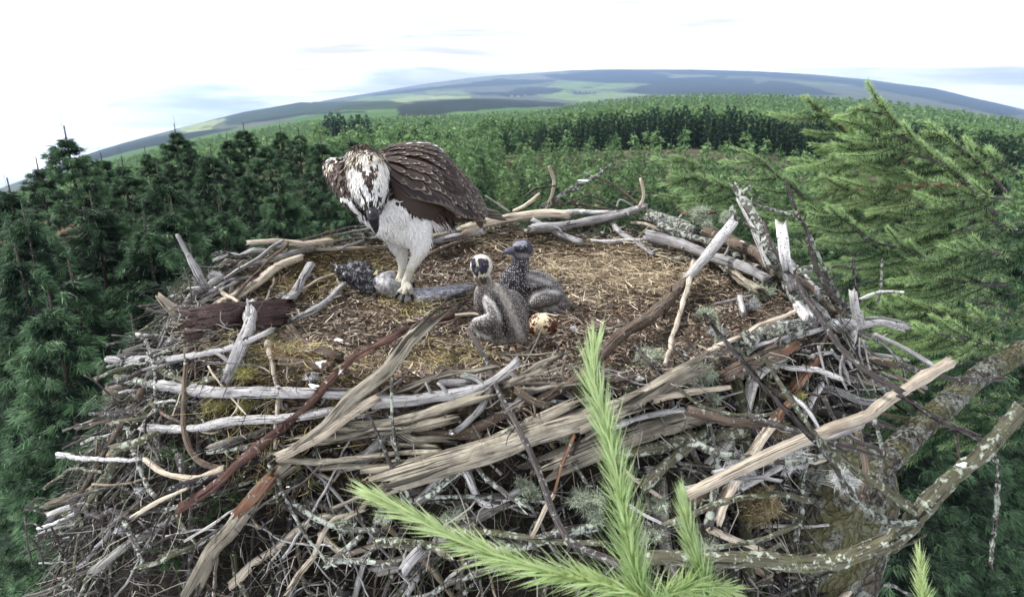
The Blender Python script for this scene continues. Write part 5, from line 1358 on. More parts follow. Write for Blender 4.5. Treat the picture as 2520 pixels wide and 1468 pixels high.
# long dark flight feathers, lowest first
for i in range(15):
    u = .02 + .62 * i / 14; put(u, .62 - .1 * (i / 14), .105 + .05 * i / 14, .030, R(52 - 30 * i / 14), np.array((.024, .015, .017)) * ra.uniform(.8, 1.25), .2, .006)
for i in range(9):
    put(.50 + .045 * i, .55, .105 - .006 * i, .024, R(40 + ra.normal(0, 3)), np.array((.028, .019, .019)) * ra.uniform(.8, 1.2), .5, .008)
for row, (v0, n_, L, W, al) in enumerate([(.52, 14, .064, .030, .6), (.42, 16, .054, .026, .8), (.33, 17, .046, .024, .95), (.25, 18, .041, .0215, 1), (.17, 19, .037, .0195, 1), (.10, 20, .033, .018, 1), (.04, 21, .029, .0165, 1), (-.0, 22, .023, .015, 1)]):
    for i in range(n_):
        u = np.clip((i + .5 * (row % 2) + ra.uniform(-.2, .2)) / n_ * .93, 0, 1)
        put(u, max(0, v0 + ra.uniform(-.02, .02) + .05 * u), L * ra.uniform(.85, 1.15) * (1 + .25 * u), W * ra.uniform(.9, 1.1), R(70 - 28 * u + ra.normal(0, 7)), np.array((.042, .029, .026)) * ra.uniform(.6, 1.5), al * ra.uniform(.3, 1), .009 + .0012 * row)
for i in range(26):   # pale buff inner webs that show among the dark ones
    if i < 6: put(.35 + .09 * i, .62 + ra.uniform(-.04, .05), .028, .009, R(60), (.30, .24, .18), 0, .014)
for i in range(16):   # whitish upper edge of the wing
    put(.13 + .26 * i / 15, .012, .026, .010, R(8 + ra.normal(0, 6)), (.62, .60, .60), 0, .012)
FVa = np.concatenate(FV)
sv = np.concatenate([s.V[0], FVa]); 
col4 = np.concatenate([np.tile([.05, .033, .027, 0], (len(s.V[0]), 1)), np.concatenate(FC)])
wing = obj('wing', mesh_np('osprey_wing', sv, np.concatenate([Qw, np.concatenate(FQ) + len(s.V[0])]), M_WING, uv=np.concatenate([s.U[0], np.concatenate(FU)]), col=col4), osp)
# tail
tl = Soup()
for i in range(8):
    a = P3('O', 1290 + i * 8, 600 + i * 9, OY + .21 + i * .003); b = P3('O', 1500 + i * 9, 640 + i * 9 + (i % 3) * 6, OY + .33)
    d = b - a; L = np.linalg.norm(d); d /= L; sd_ = np.cross(d, (0, -.6, .8)); sd_ /= np.linalg.norm(sd_)
    up_ = np.cross(sd_, d)
    rows = []
    for k in range(5):
        f = k / 4; w = .011 * (1 - .5 * f ** 4); rows += [a + d * L * f - sd_ * w, a + d * L * f + up_ * .002, a + d * L * f + sd_ * w]
    tl.add(np.array(rows) - oo, Q=[(3 * k + q, 3 * k + q + 1, 3 * k + q + 4, 3 * k + q + 3) for k in range(4) for q in (0, 1)], U=[[x, k / 4] for k in range(5) for x in (0, .5, 1)], C=np.array((.06, .045, .04)) * ra.uniform(.7, 1.6))
obj('tail', tl.mesh('osprey_tail', M_PLUM), osp)
# beak, eyes, feet
s = Soup(); pb = [P3('O', 503, 645, OY - .195), P3('O', 510, 690, OY - .212), P3('O', 524, 745, OY - .198), P3('O', 532, 790, OY - .190), P3('O', 533, 818, OY - .180)]
v_, t_, q_, u_ = tube(np.array(pb), [.0165, .0155, .0118, .0066, .0012], ra, 14, step=.003, rough=0.01); s.add(v_ - oo, t_, q_, u_)
obj('beak', s.mesh('osprey_beak', M_BLACK), osp)
M_EYE = simple('yellow_eye', (.30, .19, .03), (.36, .24, .05), rough=.1, bs=0)
Vi, Ti = ico()
for ex, ey, ed in ((415, 612, -.165), (583, 600, -.165)):
    c_ = P3('O', ex, ey, OY + ed); e = obj('eye', mesh_np('eye', Vi * .0050 + c_ - oo, Ti, M_EYE, col=np.ones((len(Vi), 3))), osp)
    obj('pupil', mesh_np('pupil', Vi * .0034 + c_ + np.array((.001 * (1 if ex > 500 else -1), -.0032, 0)) - oo, Ti, M_BLACK, col=np.ones((len(Vi), 3))), e)
M_FOOT = simple('scaly_foot', (.34, .33, .28), (.62, .60, .52), scale=260, bs=.8)
def foot(cx, cy, Y, toes):
    s = Soup()
    for pts in toes:
        P = np.array([P3('O', x, y, Y + d) for x, y, d in pts]); n = len(P)
        v_, t_, q_, u_ = tube(P, np.linspace(.0105, .0075, n), ra, 9, step=.004, rough=.12); s.add(v_ - oo, t_, q_, u_)
    f_ = obj('foot', s.mesh('osprey_foot', M_FOOT), osp)
    s = Soup()
    for pts in toes:
        a = P3('O', *pts[-1][:2], Y + pts[-1][2]); b = P3('O', *pts[-2][:2], Y + pts[-2][2]); d = (a - b); d /= np.linalg.norm(d)
        v_, t_, q_, u_ = tube(np.array([a - d * .003, a + d * .010 + (0, 0, .001), a + d * .017 + (0, 0, -.009), a + d * .016 + (0, 0, -.018)]), [.0055, .0048, .0032, .0008], ra, 7, step=.003, rough=.02); s.add(v_ - oo, t_, q_, u_)
    obj('talons', s.mesh('osprey_talons', M_BLACK), f_)
foot(0, 0, OY, [[(765, 1205, -.06), (745, 1250, -.075), (715, 1285, -.085)], [(770, 1210, -.06), (765, 1265, -.085), (755, 1300, -.095)], [(770, 1205, -.06), (800, 1250, -.08), (812, 1290, -.08)], [(765, 1195, -.055), (790, 1180, -.03), (815, 1195, -.01)]])
foot(0, 0, OY, [[(715, 1175, .02), (680, 1200, .0), (640, 1225, -.02)], [(715, 1180, .02), (700, 1220, -.01), (675, 1255, -.03)], [(718, 1180, .02), (730, 1225, -.01), (720, 1260, -.02)], [(715, 1170, .02), (735, 1160, .04), (760, 1175, .05)]])

# ================================================================== fish
def fcol(P, rnd=True):
    x, y = crop_xy('O', P); c = np.tile((.42, .43, .47), (len(x), 1)).astype(float)
    c[y < 1268 + (x - 900) * -.05] = (.22, .23, .27); c[(y > 1310)] = (.72, .73, .75)
    h = x < 545; c[h] = (.035, .034, .042); m_ = (x >= 535) & (x < 720); c[m_] = (.34, .335, .34)
    sp_ = fbm(P[:, 0] * 260, P[:, 2] * 260, 3, 44); c[(ra.random(len(x)) < .10) & (x > 545)] = (.06, .06, .07); c[(sp_ > .55) & (x <= 545)] = (.34, .33, .33)
    return c
m, t, p, out = new_mat('fish_skin'); at = t.new('ShaderNodeAttribute', attribute_name='Col'); tc = t.new('ShaderNodeTexCoord')
v = t.voro(tc.outputs['Object'], 420); n = t.noise(tc.outputs['Object'], 70, 5, .7)
c = t.mix(1.0, at.outputs['Color'], t.mix(t.mapr(n, .35, .62), (.35, .35, .38), (1.35, 1.35, 1.4)), 'MULTIPLY')
t.lk(c, p.inputs['Base Color']); p.inputs['Roughness'].default_value = .32; p.inputs['Specular IOR Level'].default_value = .6
bump(t, p, t.math('ADD', v.outputs['Distance'], n), .5, .0015); M_FISH = m
fish = empty('fish', P3('O', 700, 1300, OY - .04)); fo = np.array(fish.location)
tag(fish, 'half eaten silvery fish with ragged dark front under the osprey talons', 'fish')
V, N, T = blob_surface('fish', 'O', OY - .05, [[(690, 1295, 0, 62), (760, 1315, 0, 74), (880, 1318, 0, 72), (1000, 1298, .01, 60), (1150, 1266, .02, 44), (1290, 1240, .03, 24)],
    [(560, 1210, .02, 70), (620, 1235, .0, 78), (690, 1280, 0, 62)], [(600, 1170, .02, 50), (650, 1150, .03, 44)]], voxel=.003, smooth=4)
obj('silver_body', mesh_np('fish_body', V - fo, T, M_FISH, col=fcol(V)), fish)
V, N, T = blob_surface('fishd', 'O', OY - .03, [[(215, 1075, .02, 22), (265, 1110, .02, 48), (350, 1140, .02, 86), (440, 1170, .02, 92), (520, 1220, .01, 74), (600, 1270, .0, 48)], [(330, 1070, .03, 40), (450, 1090, .03, 44)], [(390, 1220, 0, 40), (520, 1290, 0, 30)]], voxel=.003, smooth=2)
V = V + N * (fbm(V[:, 0] * 160, V[:, 2] * 160 + V[:, 1] * 90, 3, 51) * .004)[:, None]
cfd = fcol(V); 
hd_ = obj('dark_front', mesh_np('fish_front', V - fo, T, M_FISH, col=cfd), fish)
a = cards(V, N, T, 1500, lambda P: ra.uniform(.004, .02, len(P)), lambda P: ra.uniform(.0015, .006, len(P)), lambda P, Nn: ra.normal(0, 1, P.shape) + (.8, 0, -.2), lambda P, Nn, k: np.array([(.03, .03, .037), (.10, .10, .12), (.26, .26, .29), (.02, .02, .025), (.4, .39, .38)])[ra.choice(5, len(P), p=[.42, .27, .12, .14, .05])], lift=.28, seg=2)
s = Soup(); s.add(a[0] - fo, Q=a[1], U=a[3], C=a[2]); obj('torn_skin', s.mesh('torn_skin', M_STRAW), hd_)
for (a0, a1, w0) in [((690, 1330), (668, 1395), .016), ((900, 1350), (925, 1392), .010), ((540, 1105), (525, 1140), .010)]:
    pa = P3('O', *a0, OY - .075); pb_ = P3('O', *a1, OY - .085); sd_ = np.array((w0 / 2, 0, 0))
    s = Soup(); s.add(np.array([pa - sd_ * .5, pa + sd_ * .5, pb_ + sd_ * 1.3, pb_ - sd_ * 1.2]) - fo, Q=[(0, 1, 2, 3)], C=(.42, .38, .22))
    obj('fin', s.mesh('fish_fin', M_STRAW), fish)

# ================================================================== chicks
M_CH1 = skin_mat('chick_down', dots=.9, scale=185, dot=(.50, .47, .44)); M_CH2 = skin_mat('dark_chick_down', dots=.9, scale=175, dot=(.44, .43, .45)); M_DOWN = feather_mat('down_tufts')
def chick(name, Y0, chains, ells, paint, label, mat, dens, field, base, face):
    V, N, T = blob_surface(name, 'C', Y0, chains, ells, voxel=.0028, smooth=5)
    e = empty('osprey_chick', P3('C', *base, Y0)); o_ = np.array(e.location); tag(e, label, 'chick', 'osprey chicks in the cup')
    c4 = paint(V, N)
    obj('body', mesh_np('chick_body', V - o_, T, mat, col=c4), e)
    a = cards(V, N, T, dens, lambda P: np.full(len(P), .0085), lambda P: np.full(len(P), .0013), field, lambda P, Nn, k: np.clip(paint(P, Nn)[:, :3] * ra.uniform(.7, 1.8, (len(P), 1)), 0, .6), lift=.45, seg=2)
    s = Soup(); s.add(a[0] - o_, Q=a[1], U=a[3], C=a[2]); obj('down', s.mesh('chick_down', M_DOWN), e)
    face(e, o_); return e
def pt_seg(x, y, pts):
    d = np.full(len(x), 1e9)
    for (x1, y1), (x2, y2) in zip(pts[:-1], pts[1:]):
        t_ = np.clip(((x - x1) * (x2 - x1) + (y - y1) * (y2 - y1)) / ((x2 - x1) ** 2 + (y2 - y1) ** 2), 0, 1)
        d = np.minimum(d, np.hypot(x - x1 - t_ * (x2 - x1), y - y1 - t_ * (y2 - y1)))
    return d
def paint1(P, Nn):
    x, y = crop_xy('C', P); n = len(x); c = np.tile((.118, .107, .108, .85), (n, 1))
    fine = fbm(P[:, 0] * 60, P[:, 2] * 60, 3, 61)
    c[:, :3] *= (1 + .35 * fine)[:, None]; brk = np.clip(.75 + .55 * fbm(P[:, 0] * 420, P[:, 2] * 420, 2, 63), .2, 1.3)[:, None]
    st = pt_seg(x, y, [(520, 660), (600, 760), (690, 930), (760, 1100), (810, 1230), (850, 1300)])
    c[:, :3] += np.clip(1.4 - st / 42, 0, 1)[:, None] * np.array((.42, .39, .34)) * brk
    st = pt_seg(x, y, [(420, 790), (500, 850), (560, 960), (590, 1060)]); c[:, :3] += (np.clip(1.2 - st / 26, 0, 1) * .34)[:, None]
    st = pt_seg(x, y, [(290, 1020), (380, 1000), (440, 960), (410, 850)]); c[:, :3] += (np.clip(1.2 - st / 24, 0, 1) * .38)[:, None]
    st = pt_seg(x, y, [(280, 1120), (360, 1190), (470, 1240)]); c[:, :3] += (np.clip(1.2 - st / 26, 0, 1) * .38)[:, None]
    st = pt_seg(x, y, [(470, 800), (560, 900), (620, 1040), (640, 1180)]); c[:, :3] -= (np.clip(1 - st / 42, 0, 1) * .11)[:, None]
    lo = (y > 1240); c[lo, :3] = (.34, .31, .29)
    nk = (y > 560) & (y < 700) & (x < 520); c[nk, :3] = (.22, .20, .18)
    hd = (y < 590); c[hd] = (.42, .42, .46, .3)
    f = Nn[:, 1] < .3
    for pl, cc in (([(250, 340), (470, 345), (500, 470), (460, 560), (380, 600), (290, 590), (245, 450)], (.66, .63, .54)),
                   ([(266, 378), (312, 366), (350, 548), (308, 562), (276, 490)], (.03, .026, .045)),
                   ([(338, 374), (448, 384), (462, 450), (432, 528), (375, 552), (352, 500)], (.035, .03, .055)),
                   ([(314, 396), (340, 392), (360, 470), (352, 510), (330, 470)], (.50, .48, .38)), ([(290, 578), (460, 570), (470, 660), (280, 660)], (.17, .15, .14)), ([(300, 556), (425, 546), (442, 564), (380, 580), (308, 578)], (.62, .58, .38)),
                   ([(360, 575), (440, 570), (430, 640), (370, 640)], (.05, .045, .04))):
        k = inpoly(x, y, pl) & f & (y < 660); c[k, :3] = cc; c[k, 3] = 0
    return np.clip(c, .01, 1)
def paint2(P, Nn):
    x, y = crop_xy('C', P); n = len(x); c = np.tile((.120, .110, .107, .85), (n, 1)); fine = fbm(P[:, 0] * 60, P[:, 2] * 60, 3, 62)
    c[:, :3] *= (1 + .35 * fine)[:, None]
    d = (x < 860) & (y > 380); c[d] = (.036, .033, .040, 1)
    for seg, r_, a_ in (([(880, 560), (1000, 600), (1100, 640)], 44, .30), ([(900, 840), (940, 760), (1080, 720), (1200, 740)], 30, .36), ([(1060, 920), (1180, 900)], 34, .3), ([(900, 640), (1000, 660), (1080, 700)], 20, .2), ([(1230, 850), (1330, 900)], 40, .12)):
        st = pt_seg(x, y, seg); c[:, :3] += (np.clip(1 - st / r_, 0, 1) * a_)[:, None]
    st = pt_seg(x, y, [(840, 720), (980, 680), (1120, 690)]); c[:, :3] -= (np.clip(1 - st / 34, 0, 1) * .12)[:, None]
    hd = y < 400; c[hd] = (.055, .05, .07, .15)
    k = hd & inpoly(x, y, [(690, 200), (850, 180), (870, 230), (760, 240), (690, 250)]); c[k, :3] = (.22, .22, .28)
    k = hd & inpoly(x, y, [(700, 320), (800, 310), (920, 340), (900, 370), (760, 360)]); c[k, :3] = (.26, .25, .27)
    k = hd & inpoly(x, y, [(740, 260), (870, 250), (890, 300), (800, 320), (745, 300)]); c[k, :3] = (.02, .018, .026)
    return np.clip(c, .008, 1)
def face1(e, o_):
    s = Soup(); Pk = np.array([P3('C', 340, 480, C1Y - .115), P3('C', 330, 530, C1Y - .13), P3('C', 335, 580, C1Y - .125)])
    v_, t_, q_, u_ = tube(Pk, [.006, .0045, .0012], ra, 8, step=.002, rough=.02); s.add(v_ - o_, t_, q_, u_); obj('beak', s.mesh('chick_beak', M_BLACK), e)
    for x in (296, 420):
        c_ = P3('C', x, 450, C1Y - (.088 if x < 300 else .105)); obj('eye', mesh_np('chick_eye', Vi * .0042 + c_ - o_, Ti, M_BLACK, col=np.ones((len(Vi), 3))), e)
def face2(e, o_):
    s = Soup(); Pk = np.array([P3('C', 720, 295, C2Y - .045), P3('C', 660, 300, C2Y - .05), P3('C', 620, 320, C2Y - .05), P3('C', 608, 345, C2Y - .05)])
    v_, t_, q_, u_ = tube(Pk, [.0125, .0095, .0055, .001], ra, 10, step=.002, rough=.02); s.add(v_ - o_, t_, q_, u_); obj('beak', s.mesh('chick_beak', simple('grey_horn', (.05, .05, .07), (.10, .10, .14), rough=.35)), e)
    c_ = P3('C', 815, 283, C2Y - .064); obj('eye', mesh_np('chick_eye', Vi * .0068 + c_ - o_, Ti, M_BLACK, col=np.ones((len(Vi), 3))), e)
C1Y = float(hit(*cv('C', 640, 1325), .0)[1]) + .035
C2Y = float(hit(*cv('C', 1080, 965), .0)[1]) + .03
chick('chick1', C1Y, [[(745, 1230, .0, 110), (705, 1130, 0, 172), (670, 1020, 0, 182), (610, 900, -.01, 172), (530, 790, -.02, 135), (450, 700, -.03, 92), (410, 620, -.04, 78), (385, 540, -.05, 86)],
    [(640, 1230, 0, 120), (560, 1180, -.02, 120), (500, 1090, -.03, 100)], [(820, 1290, .0, 48), (740, 1290, 0, 60)], [(380, 830, -.01, 82), (400, 730, -.02, 90), (360, 900, -.01, 50)],
    [(450, 830, -.06, 62), (500, 920, -.08, 62), (520, 1010, -.09, 70), (430, 1050, -.10, 72), (330, 1070, -.10, 58), (290, 1110, -.10, 42)], [(300, 1130, -.10, 34), (380, 1190, -.10, 42), (460, 1220, -.09, 40)],
    [(640, 760, .0, 60), (740, 800, .02, 66), (820, 900, .03, 58), (850, 1000, .03, 34)], [(560, 1290, -.02, 70), (700, 1300, -.02, 60)]],
    [(378, 450, -.055, 122, 115, 122, 0)], paint1, 'front chick with pale stripe down its back, sitting before the egg', M_CH1, 2800, lambda P, Nn: np.tile((.3, 0, -1.), (len(P), 1)), (650, 1320), face1)
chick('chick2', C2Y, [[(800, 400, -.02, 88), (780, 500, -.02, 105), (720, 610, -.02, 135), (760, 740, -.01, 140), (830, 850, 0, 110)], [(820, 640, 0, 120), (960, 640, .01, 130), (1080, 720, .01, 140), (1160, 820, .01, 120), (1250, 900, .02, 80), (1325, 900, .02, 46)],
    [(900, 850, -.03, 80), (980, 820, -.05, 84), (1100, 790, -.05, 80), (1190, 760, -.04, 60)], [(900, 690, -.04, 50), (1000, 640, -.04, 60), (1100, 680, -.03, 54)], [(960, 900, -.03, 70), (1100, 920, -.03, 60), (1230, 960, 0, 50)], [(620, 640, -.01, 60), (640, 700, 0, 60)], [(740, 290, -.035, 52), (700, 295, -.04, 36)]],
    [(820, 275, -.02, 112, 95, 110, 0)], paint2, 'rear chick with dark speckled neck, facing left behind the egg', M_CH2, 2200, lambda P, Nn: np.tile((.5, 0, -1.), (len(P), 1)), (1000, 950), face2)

# ================================================================== egg
m, t, p, out = new_mat('egg_shell'); tc = t.new('ShaderNodeTexCoord'); ob = tc.outputs['Object']
n1 = t.noise(ob, 95, 4, .65, .3); n2 = t.noise(ob, 130, 4, .6); sx = t.new('ShaderNodeSeparateXYZ'); t.lk(ob, sx.inputs[0])
endw = t.mapr(t.math('ABSOLUTE', t.math('ADD', sx.outputs[0], .004)), .010, .036, 0, .22)
blot = t.mapr(t.math('ADD', n1, endw), .56, .60)
c = t.mix(n2, (.66, .54, .35), (.80, .70, .50)); c = t.mix(blot, c, (.085, .025, .018)); c = t.mix(t.mapr(n2, .60, .63), c, (.12, .035, .022))
t.lk(c, p.inputs['Base Color']); p.inputs['Roughness'].default_value = .45
eb = hit(*cv('C', 1030, 1210), 0.0); EY = eb[1] + .03; ec = P3('C', 1035, 1092, EY); q = FR['C'][2] * depth(ec) / FPX
ev_ = Vi.copy(); ev_ = ev_ * np.array((1, .8, .82)); ev_[:, 1:] *= (1 - .12 * ev_[:, :1]); ev_ *= 160 * q
a = R(8); ev_ = np.stack([ev_[:, 0] * math.cos(a) + ev_[:, 2] * math.sin(a), ev_[:, 1], -ev_[:, 0] * math.sin(a) + ev_[:, 2] * math.cos(a)], 1)
eg = obj('egg', mesh_np('egg', ev_, Ti, m)); eg.location = ec; tag(eg, 'cream egg with dark red brown blotches lying between the two chicks', 'egg')
# ------------------------------------------------------------------ larch and trunk
rl = np.random.default_rng(55)
def brush(C, n, L, W, ang=1.0, tipf=.35, col=(.5, 1.0), seg=1, droop=.1, cone=None):
    """needles all round a shoot whose axis is C (m,3)"""
    m_ = len(C); T_, N_, B_ = frames(C)
    t = rl.random(n) ** .9 * (m_ - 1); i = t.astype(int); f = (t - i)[:, None]; i2 = np.minimum(i + 1, m_ - 1)
    P = C[i] * (1 - f) + C[i2] * f; a = rl.random(n) * 6.283
    rad = N_[i] * np.cos(a)[:, None] + B_[i] * np.sin(a)[:, None]
    g = t / (m_ - 1); an = ang * (1 - .62 * g ** 3) * rl.uniform(.75, 1.2, n)
    D = T_[i] * np.cos(an)[:, None] + rad * np.sin(an)[:, None]; D[:, 2] -= droop * rl.random(n)
    Ln = L * rl.uniform(.5, 1.2, n) * (1 - .25 * g)
    cc = np.clip(col[0] + (col[1] - col[0]) * g + rl.normal(0, .15, n), 0, 1)
    if seg == 1:
        V, T, _ = blades(P, D, Ln, W, rng=rl, bend=0.05); return V, T, None, np.repeat(np.stack([cc] * 3, 1), 3, 0)
    side = np.cross(D, rad + rl.normal(0, .3, rad.shape)); bd = T_[i] * .35 + np.array((0, 0, -.06))
    V, T, Q = blades(P, D, Ln, W, side=side, bend=bd * rl.uniform(.3, 1.2, (n, 1)), seg=seg)
    return V, None, Q, np.repeat(np.stack([cc] * 3, 1), 2 * (seg + 1), 0)
def tufts(C, n, L, W, per=16, col=(.35, .9)):
    m_ = len(C); T_, N_, B_ = frames(C); Vs = []; Cs = []
    t = np.sort(rl.random(n)) * (m_ - 1); P = []; D = []; cc = []
    for tt in t:
        i = int(tt); i2 = min(i + 1, m_ - 1); p0 = C[i] * (1 - tt + i) + C[i2] * (tt - i); a = rl.random() * 6.28
        ax = N_[i] * math.cos(a) + B_[i] * math.sin(a); ax = ax + np.array((0, 0, .5)); k = rl.uniform(col[0], col[1])
        for _ in range(per): P.append(p0); D.append(ax + rl.normal(0, .55, 3)); cc.append(k)
    V, T, _ = blades(np.array(P), np.array(D), L * rl.uniform(.7, 1.15, len(P)), W, rng=rl)
    cc = np.array(cc); return V, T, None, np.repeat(np.stack([cc] * 3, 1), 3, 0)
# near shoots, bright and soft
def shoot(pts, w, n, L, W, label, stemr=.0035):
    P = np.array([atY(x, y, Y) for x, y, Y in pts]); C, ln = resample(catmull(P, 10), 46)
    e = empty('larch_shoot', P[0]); o_ = P[0]; tag(e, label, 'larch shoot', 'fresh larch shoots at the bottom')
    s = Soup(); V, T, Q, U = tube(P, [stemr] * len(P), rl, 8, rough=.02); s.add(V - o_, T, Q, U); obj('stem', s.mesh('shoot_stem', M_STEM), e)
    V, T, Q, Cc = brush(C, n, L, W, ang=w, seg=4, col=(.25, .9), droop=.05); obj('needles', mesh_np('shoot_needles', V - o_, Q, M_SHOOT, col=Cc), e)
    return e
shoot([(1590, 1500, .60), (1560, 1390, .62), (1530, 1240, .645), (1500, 1080, .67), (1462, 940, .69), (1462, 862, .70)], .72, 760, .046, .0024, 'tall upright bright green larch shoot in front of the nest centre')
shoot([(1720, 1520, .60), (1500, 1440, .60), (1330, 1400, .61), (1170, 1345, .63), (1010, 1265, .65), (925, 1222, .66)], .78, 800, .044, .0024, 'bright green larch shoot leaning left along the bottom')
shoot([(1745, 1510, .66), (1730, 1420, .67), (1700, 1320, .69), (1683, 1240, .70)], .5, 560, .040, .0022, 'short bright green larch shoot right of the tall one')
shoot([(2275, 1500, .75), (2268, 1430, .76), (2263, 1375, .77)], .65, 170, .030, .0019, 'small yellow green larch tip at the bottom right edge')
s = Soup()
# dark tufts where the two long shoots start
C, _ = resample(np.array([atY(1600, 1480, .64), atY(1700, 1440, .66), atY(1800, 1450, .68)]), 12)
e = empty('larch_sprig', C[0]); V, T, Q, Cc = brush(C, 420, .035, .0018, ang=1.1, seg=3, col=(0, .45)); o_ = C[0]
obj('needles', mesh_np('sprig_needles', V - o_, Q, M_SHOOT, col=Cc), e); Vt, Tt, Qt, Ut = tube(C[::4], [.003] * 3, rl, 6); s.add(Vt - o_, Tt, Qt, Ut); obj('stem', s.mesh('sprig_stem', M_STEM), e)
tag(e, 'darker larch sprig at the foot of the tall bright shoot', 'larch shoot')

# the larch on the right: an own tree with boughs
LX, LY = 5.2, 4.2
larch = empty('larch_tree', (LX, LY, -11.2)); lo_ = np.array(larch.location); tag(larch, 'green larch whose drooping boughs fill the right side of the picture', 'larch tree')
s = Soup(); z = np.linspace(0, 12.4, 12); P = np.stack([.06 * np.sin(z), .05 * np.cos(z * .7), z], 1)
V, T, Q, U = tube(P, .16 * (1 - z / 12.6) ** .8 + .01, rl, 12, step=.25); s.add(V, T, Q, U); obj('trunk', s.mesh('larch_trunk', M_TRUNK), larch)
def bough(tg, pts, Y, w, nsub, subL, kind='brush', side=0, dens=1.0, ncol=(.35, .95), fill=1.0, Lr=None):
    """main stem through picture points; needle-clad side shoots on it"""
    P = np.array([P3(tg, q[0], q[1], Y + (q[2] if len(q) > 2 else 0)) for q in pts])
    C, ln = resample(catmull(P, 10), 50); dm = depth(C[25]); k = dm / FPX; ncol = (ncol[0], ncol[1])
    st = Soup(); V, T, Q, U = tube(P, np.linspace(w, w * .35, len(P)) * k / 2, rl, 7, step=.02); st.add(V - lo_, T, Q, U)
    nd = Soup(); T_, N_, B_ = frames(C)
    Ln = (Lr or 22) * k
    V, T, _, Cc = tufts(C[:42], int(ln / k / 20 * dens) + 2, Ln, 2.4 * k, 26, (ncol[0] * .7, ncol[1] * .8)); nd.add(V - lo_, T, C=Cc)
    V, T, _, Cc = brush(C[-15:], int(ln / k * .3 * 4), Ln * .8, 2.3 * k, ang=.95, col=(ncol[0], ncol[1])); nd.add(V - lo_, T, C=Cc)
    nsub = max(3, int(nsub * .8))
    for j in range(nsub):
        f = .06 + .84 * (j + rl.random() * .8) / nsub; i = int(f * 49); sg = (1 if j % 2 else -1) if side == 0 else side
        L_ = subL * k * rl.uniform(.55, 1.1) * (1.05 - .6 * f)
        d = T_[i] * .75 + sg * np.array((T_[i][2], 0, -T_[i][0])) * rl.uniform(.25, .7) + np.array((-.55, rl.normal(0, .3), -.08)); d /= np.linalg.norm(d)
        if d[2] > .15: L_ *= .5
        p0 = C[i]; pp = np.array([p0, p0 + d * L_ * .5 - np.array((0, 0, .04 * L_)), p0 + d * L_ + np.array((-.04 * L_, 0, .07 * L_))])
        c2, l2 = resample(catmull(pp, 6), 16)
        V, T, Q, U = tube(pp, np.array((.32, .26, .12)) * w * k / 2 + .0005, rl, 5, step=.03); st.add(V - lo_, T, Q, U)
        br = rl.uniform(-.12, .15)
        V, T, _, Cc = brush(c2[1:], int(l2 / k * 3.2 * dens), Ln * 1.0, 2.3 * k, ang=1.05, col=(ncol[0] + br - .15, ncol[1] + br + .1)); nd.add(V - lo_, T, C=Cc)
    b = obj('bough', st.mesh('larch_bough', M_TWIG if kind == 'red' else W_['dark']), larch)
    obj('needles', nd.mesh('larch_bough_needles', M_LARCH, smooth=False), b)
# the recognisable boughs at the top right
bough('TR', [(2260, 1060), (2120, 900), (1960, 760), (1800, 650), (1640, 520), (1560, 420), (1490, 330), (1400, 255)], 2.6, 14, 20, 330, dens=1.3)
bough('TR', [(1640, 700), (1440, 620), (1300, 530), (1190, 455), (1090, 370), (1000, 300), (925, 238)], 2.7, 10, 13, 230, 'red', dens=1.2)
bough('TR', [(2010, 850), (1750, 850), (1500, 872), (1300, 878), (1150, 882), (1000, 880)], 2.5, 9, 12, 250, 'red', dens=1.0)
bough('TR', [(2060, 820), (1800, 840), (1500, 845), (1240, 850), (1080, 820), (990, 800)], 2.75, 7, 10, 200, 'red')
bough('TR', [(1700, 560), (1550, 500), (1420, 505), (1300, 540)], 2.55, 8, 8, 200)
bough('TR', [(1620, 470), (1520, 440), (1400, 430), (1280, 415)], 2.6, 7, 6, 130)
bough('TR', [(1500, 360), (1420, 350), (1340, 335), (1260, 320)], 2.6, 6, 4, 90)
bough('TR', [(1900, 700), (1700, 640), (1450, 590), (1250, 620), (1120, 640)], 2.55, 8, 12, 260, dens=1.2)
bough('TR', [(2330, 900), (2200, 760), (2080, 650), (1950, 560), (1850, 500), (1760, 480)], 2.9, 10, 14, 260)
bough('TR', [(2400, 760), (2280, 690), (2180, 640), (2080, 600)], 3.0, 9, 10, 220)
bough('TR', [(1300, 1130), (1080, 1040), (960, 960), (860, 870), (720, 760), (620, 670), (480, 600)], 2.5, 9, 12, 170)
bough('TR', [(1900, 1430), (1650, 1300), (1400, 1240), (1250, 1120), (1150, 1070), (1000, 1075), (900, 1080)], 2.3, 11, 16, 240, dens=1.2)
bough('TR', [(1750, 1000), (1550, 960), (1350, 960), (1280, 1000), (1200, 1080)], 2.6, 7, 12, 240)
bough('TR', [(2350, 950), (2150, 930), (2000, 980), (1850, 1080)], 2.5, 8, 10, 220)
bough('TR', [(2400, 1150), (2150, 1100), (1950, 1180), (1700, 1200)], 2.6, 8, 12, 240)
bough('TR', [(700, 980), (500, 900), (300, 840), (120, 800), (0, 795)], 3.0, 6, 12, 190)
bough('TR', [(640, 1050), (450, 960), (260, 900), (150, 700), (20, 650)], 3.1, 5, 12, 170)
bough('RM', [(2330, 740), (2150, 735), (1950, 715), (1750, 715), (1550, 690), (1400, 680)], 2.3, 10, 16, 240, dens=1.1)
bough('RM', [(2300, 880), (2050, 830), (1800, 640), (1500, 500), (1380, 420)], 2.6, 9, 16, 300)
bough('RM', [(2330, 1000), (2100, 960), (1900, 930), (1700, 900), (1550, 930)], 2.2, 9, 16, 260)
bough('RM', [(2330, 1180), (2180, 1120), (1950, 1080), (1750, 1040), (1620, 1050)], 2.1, 9, 14, 240, dens=1.1)
bough('RM', [(2330, 560), (2200, 520), (2000, 560), (1850, 640)], 2.3, 8, 12, 240)
bough('RM', [(1650, 1000), (1600, 960), (1560, 900), (1520, 880)], 2.1, 6, 6, 120)
